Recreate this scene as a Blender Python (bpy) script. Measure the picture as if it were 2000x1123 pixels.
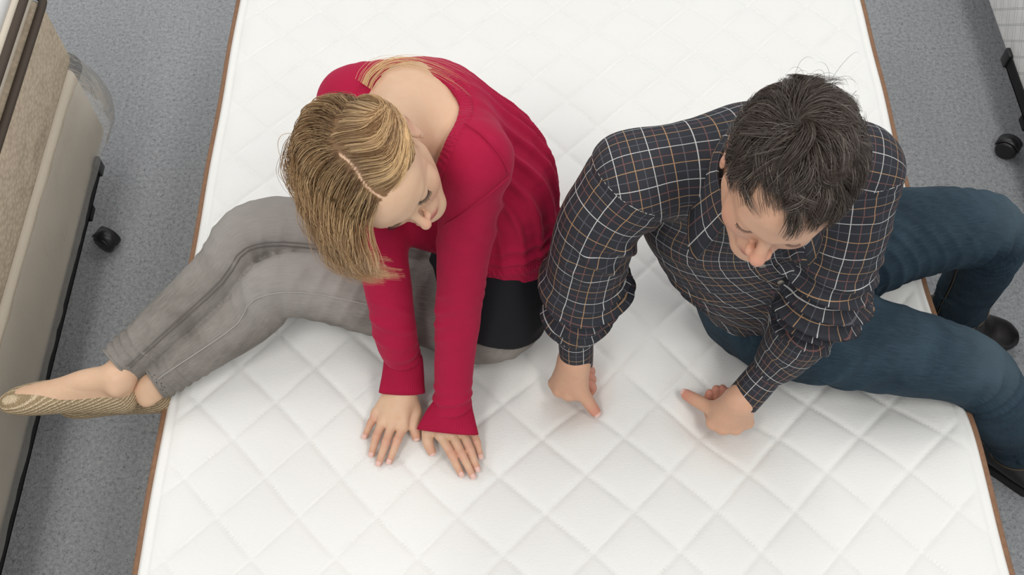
import bpy, math, random
import numpy as np
from mathutils import Matrix, Vector

for _o in list(bpy.data.objects):
    bpy.data.objects.remove(_o)
scene = bpy.context.scene
COL = scene.collection

# ------------------------------------------------------------------ camera
M = 0.50                       # height of the mattress top above the carpet
FPX = 2000.0                   # focal length in pixels of the 2000x1123 frame
TILT = math.atan(3309.0 / FPX)
ROLL = math.atan(39.0 / 3309.0)
CAM = np.array([0.0, 0.0, M + 1.76])
fw = np.array([0, math.cos(TILT), -math.sin(TILT)])
rt = np.array([1.0, 0, 0])
up = np.cross(rt, fw)
cr, sr = math.cos(ROLL), math.sin(ROLL)
im_r = cr * rt - sr * up
im_u = sr * rt + cr * up
cam_d = bpy.data.cameras.new('camera')
cam_d.lens = 36.0
cam_d.sensor_width = 36.0
cam_d.sensor_fit = 'HORIZONTAL'
cam_d.clip_start = 0.05
cam = bpy.data.objects.new('camera', cam_d)
COL.objects.link(cam)
R3 = np.stack([im_r, im_u, -fw], 1)
cam.matrix_world = Matrix([list(R3[i]) + [CAM[i]] for i in range(3)] + [[0, 0, 0, 1]])
scene.camera = cam

# ------------------------------------------------------------------ world, lamps, exposure
w = bpy.data.worlds.new('showroom')
scene.world = w
w.use_nodes = True
w.node_tree.nodes['Background'].inputs[0].default_value = (0.93, 0.96, 1.0, 1)
w.node_tree.nodes['Background'].inputs[1].default_value = 0.68


def area(name, loc, sx, sy, power, col=(1, 0.97, 0.93)):
    d = bpy.data.lights.new(name, 'AREA')
    d.shape = 'RECTANGLE'
    d.size, d.size_y = sx, sy
    d.energy = power
    d.color = col
    o = bpy.data.objects.new(name, d)
    o.location = loc
    COL.objects.link(o)
    return o


# fluorescent troffers of the showroom ceiling
for (lx, ly, e) in ((-1.0, 2.9, 19), (1.0, 2.9, 19), (-1.0, -0.4, 31), (1.0, -0.4, 31),
                    (2.9, 1.2, 20), (-2.9, 1.2, 20)):
    area('ceiling_lamp', (lx, ly, 3.25), 0.6, 1.2, e)

vs = scene.view_settings
vs.view_transform = 'Standard'
vs.look = 'None'
vs.gamma = 1.0
vs.use_curve_mapping = False
vs.exposure = -0.18


# ------------------------------------------------------------------ helpers: camera rays
def ray(px, py):
    u = (px - 1000) / FPX
    v = -(py - 561.5) / FPX
    return fw + u * im_r + v * im_u


def V(px, py, z):
    """point on the ray through a pixel at height z above the mattress top"""
    d = ray(px, py)
    t = (z + M - CAM[2]) / d[2]
    return CAM + d * t


def nrm(v):
    v = np.asarray(v, float)
    return v / np.linalg.norm(v)


# ------------------------------------------------------------------ helpers: noise
def _hash(ix, iy, iz, seed):
    h = (ix.astype(np.int64) * 374761393 + iy.astype(np.int64) * 668265263 + iz.astype(np.int64) * 2147483647
         + seed * 974634777) & 0xFFFFFFFF
    h = ((h ^ (h >> 13)) * 1274126177) & 0xFFFFFFFF
    h = (h ^ (h >> 16)) & 0xFFFFFFFF
    return h.astype(np.float64) / 2147483648.0 - 1.0


def noise(p, seed=0):
    p = np.asarray(p, float)
    i = np.floor(p).astype(np.int64)
    f = p - i
    f = f * f * f * (f * (f * 6 - 15) + 10)
    r = 0
    for dx in (0, 1):
        wx = f[:, 0] if dx else 1 - f[:, 0]
        for dy in (0, 1):
            wy = f[:, 1] if dy else 1 - f[:, 1]
            for dz in (0, 1):
                wz = f[:, 2] if dz else 1 - f[:, 2]
                r = r + wx * wy * wz * _hash(i[:, 0] + dx, i[:, 1] + dy, i[:, 2] + dz, seed)
    return r


def sstep(a, b, x):
    t = np.clip((x - a) / (b - a), 0, 1)
    return t * t * (3 - 2 * t)


# ------------------------------------------------------------------ helpers: mesh objects
def mesh_obj(name, verts, faces, mat, parent=None, smooth=True, uv=None, col=None, rnd=None, attrs=None):
    """verts in world coordinates; faces an (n,3)/(n,4) array or a list of tuples"""
    verts = np.asarray(verts, float)
    base = np.zeros(3)
    p = parent
    while p is not None:
        base += np.array(p.location)
        p = p.parent
    me = bpy.data.meshes.new(name)
    vv = verts - base
    if isinstance(faces, np.ndarray):
        n, k = faces.shape
        me.vertices.add(len(vv))
        me.vertices.foreach_set('co', vv.astype(np.float32).ravel())
        me.loops.add(n * k)
        me.loops.foreach_set('vertex_index', faces.astype(np.int32).ravel())
        me.polygons.add(n)
        me.polygons.foreach_set('loop_start', np.arange(0, n * k, k, dtype=np.int32))
        me.polygons.foreach_set('loop_total', np.full(n, k, dtype=np.int32))
        me.update(calc_edges=True)
    else:
        me.from_pydata([tuple(v) for v in vv], [], faces)
        me.update()
    if smooth:
        me.polygons.foreach_set('use_smooth', np.ones(len(me.polygons), dtype=bool))
    if uv is not None:
        ul = me.uv_layers.new(name='UVMap')
        ul.data.foreach_set('uv', np.asarray(uv, np.float32).ravel())
    if col is not None:
        a = me.attributes.new('Col', 'FLOAT_COLOR', 'POINT')
        c4 = np.ones((len(vv), 4), np.float32)
        c4[:, :3] = col
        a.data.foreach_set('color', c4.ravel())
    for an, av in (attrs or {}).items():
        a = me.attributes.new(an, 'FLOAT', 'POINT')
        a.data.foreach_set('value', np.asarray(av, np.float32))
    o = bpy.data.objects.new(name, me)
    COL.objects.link(o)
    if mat is not None:
        me.materials.append(mat)
    if parent is not None:
        o.parent = parent
    return o


def empty(name, loc):
    o = bpy.data.objects.new(name, None)
    o.location = tuple(loc)
    o.empty_display_size = 0.1
    COL.objects.link(o)
    return o


def tag(o, label=None, cat=None, group=None, kind=None):
    if label:
        o['label'] = label
    if cat:
        o['category'] = cat
    if group:
        o['group'] = group
    if kind:
        o['kind'] = kind
    return o


def box(x0, x1, y0, y1, z0, z1, bev=0.0, seg=3):
    """rounded box as verts, quads (all edges rounded by bev)"""
    import bmesh
    bm = bmesh.new()
    bmesh.ops.create_cube(bm, size=1)
    for v in bm.verts:
        v.co = Vector(((x0 + x1) / 2 + v.co.x * (x1 - x0), (y0 + y1) / 2 + v.co.y * (y1 - y0),
                       (z0 + z1) / 2 + v.co.z * (z1 - z0)))
    if bev > 0:
        bmesh.ops.bevel(bm, geom=list(bm.edges), offset=bev, segments=seg, profile=0.5, affect='EDGES')
    vs_ = [tuple(v.co) for v in bm.verts]
    bm.verts.index_update()
    fs = [tuple(v.index for v in f.verts) for f in bm.faces]
    bm.free()
    return vs_, fs


def join(parts):
    V_, F_ = [], []
    for v, f in parts:
        b = len(V_)
        V_ += [tuple(x) for x in v]
        F_ += [tuple(i + b for i in t) for t in f]
    return V_, F_


def tube(path, rad, n=8, closed=False, rb=None, upv=(0, 0, 1), cap=True):
    """tube along a path: rad scalar or list; rb = second radius (along the normal)"""
    P = np.asarray(path, float)
    T = len(P)
    rad = np.broadcast_to(np.asarray(rad, float), (T,))
    rbb = rad if rb is None else np.broadcast_to(np.asarray(rb, float), (T,))
    if closed:
        tg = np.roll(P, -1, 0) - np.roll(P, 1, 0)
    else:
        tg = np.gradient(P, axis=0)
    tg /= np.linalg.norm(tg, axis=1)[:, None] + 1e-12
    u_ = np.broadcast_to(np.asarray(upv, float), P.shape)
    s = np.cross(tg, u_)
    s /= np.linalg.norm(s, axis=1)[:, None] + 1e-12
    nn = np.cross(s, tg)
    a = np.linspace(0, 2 * np.pi, n, endpoint=False)
    vv = (P[:, None] + np.cos(a)[None, :, None] * s[:, None] * rad[:, None, None]
          + np.sin(a)[None, :, None] * nn[:, None] * rbb[:, None, None]).reshape(-1, 3)
    fs = []
    R_ = T if closed else T - 1
    for i in range(R_):
        j = (i + 1) % T
        for k in range(n):
            k2 = (k + 1) % n
            fs.append((i * n + k, i * n + k2, j * n + k2, j * n + k))
    if not closed and cap:
        fs.append(tuple(range(n - 1, -1, -1)))
        fs.append(tuple((T - 1) * n + k for k in range(n)))
    return vv, fs


# ------------------------------------------------------------------ helpers: materials
class NT:
    def __init__(self, name):
        self.m = bpy.data.materials.new(name)
        self.m.use_nodes = True
        self.t = self.m.node_tree
        self.b = self.t.nodes['Principled BSDF']
        self.out = self.t.nodes['Material Output']

    def n(self, typ, **kw):
        nd = self.t.nodes.new(typ)
        for k, v in kw.items():
            if k.startswith('_'):
                setattr(nd, k[1:], v)
            else:
                nd.inputs[int(k[1:]) if k[0] == 'i' and k[1:].isdigit() else k.replace('_', ' ')].default_value = v
        return nd

    def l(self, a, b):
        self.t.links.new(a, b)

    def math(self, op, a, b=None, c=None):
        nd = self.t.nodes.new('ShaderNodeMath')
        nd.operation = op
        for i, x in enumerate((a, b, c)):
            if x is None:
                continue
            if isinstance(x, (int, float)):
                nd.inputs[i].default_value = x
            else:
                self.l(x, nd.inputs[i])
        return nd.outputs[0]

    def mix(self, fac, a, b, typ='MIX'):
        nd = self.t.nodes.new('ShaderNodeMix')
        nd.data_type = 'RGBA'
        nd.blend_type = typ
        for k, x in ((0, fac), (6, a), (7, b)):
            if isinstance(x, (int, float)):
                nd.inputs[k].default_value = x
            elif isinstance(x, tuple):
                nd.inputs[k].default_value = x if len(x) == 4 else x + (1,)
            else:
                self.l(x, nd.inputs[k])
        return nd.outputs[2]

    def ramp(self, fac, stops):
        nd = self.t.nodes.new('ShaderNodeValToRGB')
        e = nd.color_ramp.elements
        while len(e) < len(stops):
            e.new(0.5)
        for i, (p, c) in enumerate(stops):
            e[i].position = p
            e[i].color = c if len(c) == 4 else tuple(c) + (1,)
        self.l(fac, nd.inputs[0])
        return nd.outputs[0]

    def coord(self, kind='Object', scale=(1, 1, 1), rot=(0, 0, 0)):
        tc = self.t.nodes.new('ShaderNodeTexCoord')
        mp = self.t.nodes.new('ShaderNodeMapping')
        mp.inputs['Scale'].default_value = scale
        mp.inputs['Rotation'].default_value = rot
        self.l(tc.outputs[kind], mp.inputs[0])
        return mp.outputs[0]

    def noise(self, vec, scale, detail=2, rough=0.5, dist=0.0):
        nd = self.n('ShaderNodeTexNoise', Scale=scale, Detail=detail, Roughness=rough, Distortion=dist)
        self.l(vec, nd.inputs['Vector'])
        return nd.outputs[0]

    def bump(self, h, strength=0.5, dist=0.002, prev=None):
        nd = self.n('ShaderNodeBump', Strength=strength, Distance=dist)
        self.l(h, nd.inputs['Height'])
        if prev is not None:
            self.l(prev, nd.inputs['Normal'])
        self.l(nd.outputs[0], self.b.inputs['Normal'])
        return nd.outputs[0]

    def set(self, **kw):
        for k, v in kw.items():
            k = k.replace('_', ' ')
            if isinstance(v, (int, float)):
                self.b.inputs[k].default_value = v
            elif isinstance(v, tuple):
                self.b.inputs[k].default_value = (v + (1,))[:len(self.b.inputs[k].default_value)]
            else:
                self.l(v, self.b.inputs[k])
        return self


MAT = {}


def simple(name, col, rough=0.6, **kw):
    t = NT(name)
    t.set(Base_Color=col, Roughness=rough, **kw)
    MAT[name] = t.m
    return t


# mattress ticking: white knit with a fine crinkle
t = NT('white_knit')
c = t.coord('Object', (1, 1.9, 1))
n1 = t.noise(c, 150, 3, 0.55, 0.6)
n2 = t.noise(t.coord('Object'), 9, 2)
t.set(Base_Color=t.mix(n2, (0.80, 0.80, 0.765), (0.83, 0.825, 0.79)), Roughness=0.95)
t.bump(n1, 0.32, 0.0022)
MAT['white_knit'] = t.m
t = NT('white_border')
t.set(Base_Color=(0.83, 0.82, 0.785), Roughness=0.9)
t.bump(t.noise(t.coord(), 260, 2), 0.3, 0.001)
MAT['white_border'] = t.m
# brown woven tape
t = NT('brown_tape')
c = t.coord()
wv = t.n('ShaderNodeTexWave', Scale=260, Distortion=0.6)
t.l(t.coord('Object', (1, 1, 1), (0, 0, 0.9)), wv.inputs[0])
t.set(Base_Color=t.mix(t.noise(c, 120, 2), (0.20, 0.10, 0.052), (0.33, 0.18, 0.10)), Roughness=0.75)
t.bump(wv.outputs[1], 0.5, 0.001)
MAT['brown_tape'] = t.m
# grey cut pile carpet
t = NT('carpet')
c = t.coord()
n1 = t.noise(c, 210, 4, 0.8)
n2 = t.noise(c, 95, 3, 0.6)
n3 = t.noise(c, 3.0, 2)
f = t.math('ADD', t.math('MULTIPLY', n1, 0.6), t.math('MULTIPLY', n2, 0.4))
base = t.ramp(f, [(0.34, (0.11, 0.111, 0.12)), (0.45, (0.47, 0.485, 0.505)), (0.55, (0.63, 0.645, 0.66)),
                  (0.66, (0.82, 0.82, 0.81))])
t.set(Base_Color=t.mix(t.math('MULTIPLY', n3, 0.3), base, (0.50, 0.505, 0.52)), Roughness=1.0)
t.bump(f, 1.0, 0.015)
MAT['carpet'] = t.m
# tan quilted damask of the bed on the left
t = NT('tan_damask')
c = t.coord('Object', (1, 1, 1.0))
vo = t.n('ShaderNodeTexVoronoi', Scale=95)
t.l(c, vo.inputs['Vector'])
wv = t.n('ShaderNodeTexWave', Scale=7, Distortion=5, Detail=1)
t.l(c, wv.inputs[0])
t.set(Base_Color=t.mix(vo.outputs[0], (0.68, 0.565, 0.42), (0.49, 0.40, 0.29)), Roughness=0.8)
b0 = t.bump(wv.outputs[1], 0.35, 0.02)
t.bump(vo.outputs[0], 0.5, 0.003, b0)
MAT['tan_damask'] = t.m
t = NT('beige_cloth')
t.set(Base_Color=t.mix(t.noise(t.coord(), 300, 3), (0.68, 0.60, 0.48), (0.78, 0.705, 0.58)), Roughness=0.75)
t.bump(t.noise(t.coord('Object', (1, 1, 3)), 220, 2), 0.3, 0.001)
MAT['beige_cloth'] = t.m
t = NT('dark_braid')
wv = t.n('ShaderNodeTexWave', Scale=150, Distortion=0.4)
t.l(t.coord('Object', (1, 1, 1), (0.7, 0, 0.6)), wv.inputs[0])
t.set(Base_Color=t.mix(wv.outputs[1], (0.030, 0.020, 0.014), (0.085, 0.06, 0.04)), Roughness=0.7)
MAT['dark_braid'] = t.m
simple('black_steel', (0.008, 0.008, 0.009), 0.6, Specular_IOR_Level=0.25)
simple('black_plastic', (0.012, 0.012, 0.013), 0.38)
simple('pillow_white', (0.78, 0.77, 0.74), 0.9)
# clear polythene film
t = NT('clear_film')
t.t.nodes.remove(t.b)
tr = t.n('ShaderNodeBsdfTransparent')
gl = t.n('ShaderNodeBsdfGlossy', Roughness=0.07)
df = t.n('ShaderNodeBsdfDiffuse')
df.inputs[0].default_value = (0.88, 0.85, 0.79, 1)
fr = t.n('ShaderNodeFresnel', IOR=1.5)
cc = t.coord()
bp = t.n('ShaderNodeBump', Strength=1.0, Distance=0.03)
t.l(t.noise(t.coord('Object', (1, 1, 0.6)), 14, 3, 0.55, 1.2), bp.inputs['Height'])
t.l(bp.outputs[0], gl.inputs['Normal'])
m1 = t.n('ShaderNodeMixShader')
m1.inputs[0].default_value = 0.20
t.l(tr.outputs[0], m1.inputs[1])
t.l(df.outputs[0], m1.inputs[2])
m2 = t.n('ShaderNodeMixShader')
t.l(t.math('MULTIPLY', fr.outputs[0], 0.75), m2.inputs[0])
t.l(m1.outputs[0], m2.inputs[1])
t.l(gl.outputs[0], m2.inputs[2])
t.l(m2.outputs[0], t.out.inputs[0])
MAT['clear_film'] = t.m
# white cloth with a fine double grey check (bed on the right)
t = NT('check_cloth')
sx = t.n('ShaderNodeSeparateXYZ')
t.l(t.coord(), sx.inputs[0])


def lines(nt, v, period, offs, half):
    r = None
    for o_ in offs:
        q = nt.math('ABSOLUTE', nt.math('SUBTRACT', nt.math('FRACT', nt.math('ADD', nt.math('DIVIDE', v, period), 100.5 - o_)), 0.5))
        q = nt.math('LESS_THAN', q, half)
        r = q if r is None else nt.math('MAXIMUM', r, q)
    return r


dg1 = t.math('ADD', sx.outputs[1], sx.outputs[2])
dg2 = t.math('SUBTRACT', sx.outputs[1], sx.outputs[2])
g = t.math('MAXIMUM', lines(t, dg1, 0.060, (0.0, 0.09), 0.020), lines(t, dg2, 0.060, (0.0, 0.30), 0.020))
t.set(Base_Color=t.mix(g, (0.80, 0.785, 0.76), (0.46, 0.46, 0.46)), Roughness=0.8)
t.bump(t.noise(t.coord(), 12, 3), 0.3, 0.02)
MAT['check_cloth'] = t.m

# ------------------------------------------------------------------ floor
v, f = box(-4.2, 4.2, -2.2, 4.8, -0.1, 0.0)
fl = mesh_obj('floor', v, f, MAT['carpet'], smooth=False)
tag(fl, kind='structure')

# ------------------------------------------------------------------ the white mattress
MX0, MX1, MY0, MY1 = -0.660, 0.858, 0.24, 2.26
QX, QY, QX0, QY0 = 0.0735, 0.0738, 0.056, 0.745
DIPS = []      # (x, y, rx, ry, depth)  body weight pressing the top in


def dip(px, py, r, depth, ry=None, z=0.0):
    p = V(px, py, z)
    DIPS.append((p[0], p[1], r, ry or r, depth))


dip(1118, 752, 0.060, 0.034)
dip(1118, 752, 0.15, 0.012)
dip(1424, 812, 0.065, 0.034)
dip(1424, 812, 0.15, 0.012)
dip(770, 850, 0.055, 0.006)
dip(895, 880, 0.055, 0.006)
dip(960, 640, 0.17, 0.028)
dip(1550, 640, 0.20, 0.05)
dip(1780, 720, 0.13, 0.05)
dip(1800, 520, 0.14, 0.04)


def mat_h(x, y):
    """height of the mattress top (relative to M)"""
    a = (x - QX0) / QX
    b = (y - QY0) / QY
    wob = 0.05 * np.sin(x * 9 + y * 4) + 0.05 * np.sin(y * 11 - x * 5)
    u_ = (a + b) / 2 + wob
    v_ = (a - b) / 2 + wob * 0.6
    q = np.abs(np.sin(np.pi * u_)) * np.abs(np.sin(np.pi * v_))
    ex = np.minimum(np.minimum(x - MX0, MX1 - x), np.minimum(y - MY0, MY1 - y))
    edge = sstep(0.016, 0.05, ex)
    l1 = np.minimum(np.abs(u_ - np.round(u_)), np.abs(v_ - np.round(v_)))
    h = (0.0062 * q ** 0.5 - 0.0030 * np.exp(-(l1 / 0.030) ** 2)) * edge - 0.006
    h = h - 0.006 * np.exp(-((ex - 0.019) / 0.0045) ** 2)           # stitched rim line
    h = h - 0.016 * (1 - sstep(0.0, 0.016, ex)) ** 2                 # roll over to the tape
    d = 0
    for (cx, cy, rx, ry, dp) in DIPS:
        d = d + dp * np.exp(-(((x - cx) / rx) ** 2 + ((y - cy) / ry) ** 2))
    return h - np.minimum(d, 0.075)


def edge_shift(y):
    """sideways bulge of the right edge under the sitter's knees"""
    return 0.010 * np.exp(-((y - 0.80) / 0.10) ** 2) - 0.006 * np.exp(-((y - 1.35) / 0.25) ** 2) + 0.001 * np.sin(y * 21)


mattress = empty('mattress', (0.1, 1.25, M - 0.28))
tag(mattress, 'white diamond-quilted mattress with brown taped edge that both people sit on', 'mattress')
nx, ny = 300, 400
gx = np.linspace(MX0, MX1, nx)
gy = np.linspace(MY0, MY1, ny)
GX, GY = np.meshgrid(gx, gy, indexing='ij')
H = mat_h(GX.ravel(), GY.ravel())
XX = GX.ravel() + edge_shift(GY.ravel()) * sstep(MX1 - 0.25, MX1, GX.ravel()) \
    + 0.001 * np.sin(GY.ravel() * 17) * (1 - sstep(MX0, MX0 + 0.15, GX.ravel()))
vt = np.stack([XX, GY.ravel(), M + H], 1)
idx = np.arange(nx * ny).reshape(nx, ny)
qf = np.stack([idx[:-1, :-1].ravel(), idx[1:, :-1].ravel(), idx[1:, 1:].ravel(), idx[:-1, 1:].ravel()], 1)
mesh_obj('quilted_top', vt, qf, MAT['white_knit'], mattress)
vg = vt.reshape(nx, ny, 3)
loop = np.concatenate([vg[:, 0], vg[-1, 1:], vg[::-1, -1][1:], vg[0, ::-1][1:-1]])
cc0 = np.array([(MX0 + MX1) / 2, (MY0 + MY1) / 2, 0])
out = np.zeros_like(loop)
out[:, 0] = np.where(loop[:, 0] < MX0 + 0.02, -1, np.where(loop[:, 0] > MX1 - 0.02, 1, 0))
out[:, 1] = np.where(loop[:, 1] < MY0 + 0.001, -1, np.where(loop[:, 1] > MY1 - 0.001, 1, 0))
lp = loop[::3] + out[::3] * 0.003
lp[:, 2] -= 0.004
v, f = tube(lp, 0.0075, 8, closed=True, rb=0.0085)
mesh_obj('tape_edge', v, f, MAT['brown_tape'], mattress)
# side border: rings going down with a slight bulge
rings = []
for zz, o_ in ((-0.012, 0.0), (-0.04, 0.006), (-0.10, 0.010), (-0.18, 0.010), (-0.245, 0.006), (-0.268, 0.0)):
    r_ = lp + out[::3] * o_
    r_[:, 2] = np.minimum(lp[:, 2], 9) * (1 + zz / 0.28) + (M - 0.28) * (-zz / 0.28)
    rings.append(r_)
nl = len(lp)
vb = np.concatenate(rings)
fb = []
for i in range(len(rings) - 1):
    for k in range(nl):
        k2 = (k + 1) % nl
        fb.append((i * nl + k, (i + 1) * nl + k, (i + 1) * nl + k2, i * nl + k2))
fb.append(tuple((len(rings) - 1) * nl + k for k in range(nl))[::-1])
mesh_obj('side_border', vb, fb, MAT['white_border'], mattress)
lp2 = lp.copy()
lp2[:, 2] = M - 0.27
v, f = tube(lp2, 0.0075, 8, closed=True)
mesh_obj('tape_edge', v, f, MAT['brown_tape'], mattress)

bsp = empty('box_spring', (0.1, 1.25, 0.0))
tag(bsp, 'beige box spring base carrying the white quilted mattress', 'box spring')
v, f = box(MX0 + 0.01, MX1 - 0.01, MY0 + 0.02, MY1 - 0.02, 0.05, M - 0.275, 0.02)
mesh_obj('body', v, f, MAT['beige_cloth'], bsp)
for sx_ in (MX0 + 0.12, MX1 - 0.12):
    for sy_ in (MY0 + 0.15, MY1 - 0.15):
        v, f = tube([(sx_, sy_, 0.0), (sx_, sy_, 0.07)], 0.025, 16)
        mesh_obj('foot', v, f, MAT['black_plastic'], bsp)


# ------------------------------------------------------------------ bed frames with casters
def caster(fr_, x, y, ztop, ang=0.0):
    """twin wheel caster on a stem hanging from the rail"""
    e = mesh_obj('caster', *tube([(x, y, 0.062), (x, y, ztop)], 0.009, 12), MAT['black_steel'], fr_)
    ca, sa = math.cos(ang), math.sin(ang)

    def wheel(off):
        pr_ = [(0.0, 0.026), (0.004, 0.0285), (0.012, 0.0295), (0.018, 0.027), (0.0205, 0.020), (0.020, 0.008), (0.0215, 0.0)]
        vs_, fs_ = [], []
        n = 24
        for (a_, r_) in pr_:
            for k in range(n):
                th = 2 * math.pi * k / n
                lx = r_ * math.cos(th) + 0.012
                ly = (0.003 + a_) * off
                vs_.append((x + lx * ca - ly * sa, y + lx * sa + ly * ca, 0.030 + r_ * math.sin(th)))
        for i in range(len(pr_) - 1):
            for k in range(n):
                k2 = (k + 1) % n
                fs_.append((i * n + k, i * n + k2, (i + 1) * n + k2, (i + 1) * n + k))
        return vs_, fs_
    for off in (1, -1):
        v, f = wheel(off)
        mesh_obj('wheel', v, f, MAT['black_plastic'], e)
    # hood over the wheels
    vs_, fs_ = [], []
    for i in range(13):
        th = math.radians(8 + i * 150 / 12)
        for j in range(2):
            for k, r_ in enumerate((0.0305, 0.034)):
                lx = r_ * math.cos(th) + 0.012
                ly = (-0.017, 0.017)[j]
                vs_.append((x + lx * ca - ly * sa, y + lx * sa + ly * ca, 0.030 + r_ * math.sin(th)))
    for i in range(12):
        b = i * 4
        fs_ += [(b + 1, b + 3, b + 7, b + 5), (b, b + 4, b + 6, b + 2), (b, b + 1, b + 5, b + 4), (b + 2, b + 6, b + 7, b + 3)]
    fs_ += [(0, 2, 3, 1), (48, 49, 51, 50)]
    mesh_obj('hood', vs_, fs_, MAT['black_plastic'], e)
    v, f = tube([(x, y, 0.075), (x, y, 0.088)], 0.017, 16)
    mesh_obj('collar', v, f, MAT['black_plastic'], e)
    return e


def rail(fr_, xs, y0, y1, zt, sgn):
    """steel angle rail: upright leaf outside, flat leaf under the box spring; sgn = inward x"""
    vs_, fs_ = join([box(xs, xs + sgn * 0.004, y0, y1, zt - 0.036, zt) if sgn > 0 else box(xs + sgn * 0.004, xs, y0, y1, zt - 0.036, zt),
                     box(min(xs, xs + sgn * 0.036), max(xs, xs + sgn * 0.036), y0, y1, zt - 0.036, zt - 0.032)])
    r_ = mesh_obj('rail', vs_, fs_, MAT['black_steel'], fr_, smooth=False)
    v, f = box(xs - 0.006, xs + 0.006 + (0.0 if sgn > 0 else 0), y1 - 0.028, y1 + 0.006, zt - 0.040, zt + 0.006, 0.003)
    mesh_obj('end_cap', v, f, MAT['black_plastic'], r_)
    return r_


# bed on the left: box spring in clear film, pillow-top mattress
LX = -1.066
bf = empty('bed_frame', (LX - 0.7, 0.7, 0))
tag(bf, 'black steel bed frame with casters under the tan wrapped box spring', 'bed frame')
rail(bf, LX + 0.004, -0.3, 1.655, 0.185, -1)
rail(bf, LX - 1.50, -0.3, 1.655, 0.185, 1)
for yy in (1.28, 0.0):
    v, f = box(LX - 1.50, LX - 0.004, yy - 0.015, yy + 0.015, 0.138, 0.146)
    mesh_obj('cross_bar', v, f, MAT['black_steel'], bf, smooth=False)
for yy in (1.515, 0.0):
    v, f = box(LX - 0.03, LX + 0.0, yy - 0.012, yy + 0.03, 0.120, 0.155, 0.003)
    mesh_obj('bracket', v, f, MAT['black_steel'], bf)
    caster(bf, LX - 0.006, yy, 0.15, -0.5)
    caster(bf, LX - 1.48, yy, 0.15, 0.3)
lbs = empty('box_spring', (LX - 0.7, 0.7, 0.153))
tag(lbs, 'beige box spring wrapped in crinkled clear plastic on black casters', 'box spring')
v, f = box(LX - 1.49, LX - 0.004, -0.3, 1.78, 0.1535, 0.395, 0.022, 4)
mesh_obj('body', v, f, MAT['beige_cloth'], lbs)
# film: loose sheet around the side and the foot corner
path = []
for s_ in np.linspace(-0.3, 1.72, 90):
    path.append((LX + 0.004, s_, 1.0, 0.0))
for a_ in np.linspace(0, math.pi / 2, 14)[1:]:
    path.append((LX - 0.05 + 0.056 * math.cos(a_), 1.735 + 0.06 * math.sin(a_), math.cos(a_), math.sin(a_)))
for s_ in np.linspace(0.06, 1.3, 40):
    path.append((LX - s_, 1.797, 0.0, 1.0))
path = np.array(path)
zs = np.linspace(0.188, 0.402, 16)
vv = []
for (x_, y_, nx_, ny_) in path:
    for k, z_ in enumerate(zs):
        loose = math.exp(-((x_ - LX) / 0.16) ** 2 - ((y_ - 1.77) / 0.13) ** 2)
        o_ = 0.004 + loose * (0.010 + 0.034 * math.sin(math.pi * (k / 15.0) ** 0.8)) * (0.9 if k > 0 else 0.4)
        vv.append((x_ + nx_ * o_, y_ + ny_ * o_ + loose * 0.01, z_))
vv = np.array(vv)
nz_ = noise(vv * np.array([16, 16, 10]), 3) * 0.6 + noise(vv * np.array([40, 40, 18]), 4) * 0.3
nrm_ = np.repeat(path[:, 2:4], len(zs), 0)
vv[:, :2] += nrm_ * (0.004 + 0.006 * np.abs(nz_))[:, None]
idx = np.arange(len(vv)).reshape(len(path), len(zs))
qf = np.stack([idx[:-1, :-1].ravel(), idx[1:, :-1].ravel(), idx[1:, 1:].ravel(), idx[:-1, 1:].ravel()], 1)
ff = mesh_obj('plastic_film', vv, qf, MAT['clear_film'], lbs)
ff['label'] = 'clear crinkled plastic film'
lmt = empty('mattress', (LX - 0.7, 0.7, 0.397))
tag(lmt, 'tan quilted pillow-top mattress with dark braided tapes at the left edge', 'mattress')
v, f = box(LX - 1.51, LX - 0.002, -0.3, 1.80, 0.397, 0.605, 0.030, 4)
mesh_obj('side_border', v, f, MAT['tan_damask'], lmt)
v, f = box(LX - 1.50, LX - 0.012, -0.29, 1.79, 0.600, 0.662, 0.026, 4)
mesh_obj('pillow_border', v, f, MAT['beige_cloth'], lmt)
v, f = box(LX - 1.49, LX - 0.030, -0.27, 1.775, 0.64, 0.70, 0.026, 4)
mesh_obj('pillow_top', v, f, MAT['pillow_white'], lmt)


def rrect(x0, x1, y0, y1, z, r, n=8):
    P = []
    for cx_, cy_, a0 in ((x1 - r, y1 - r, 0), (x0 + r, y1 - r, 90), (x0 + r, y0 + r, 180), (x1 - r, y0 + r, 270)):
        for i in range(n + 1):
            a_ = math.radians(a0 + 90.0 * i / n)
            P.append((cx_ + r * math.cos(a_), cy_ + r * math.sin(a_), z))
    P = np.array(P)
    Q = []
    for i in range(len(P)):
        a_, b_ = P[i], P[(i + 1) % len(P)]
        m_ = max(1, int(np.linalg.norm(b_ - a_) / 0.05))
        for k in range(m_):
            Q.append(a_ + (b_ - a_) * k / m_)
    return np.array(Q)


for z_, o_ in ((0.600, 0.002), (0.657, -0.006)):
    v, f = tube(rrect(LX - 1.512, LX + o_, -0.31, 1.802, z_, 0.03), 0.010, 8, closed=True, rb=0.0085)
    mesh_obj('braided_tape', v, f, MAT['dark_braid'], lmt)

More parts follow.
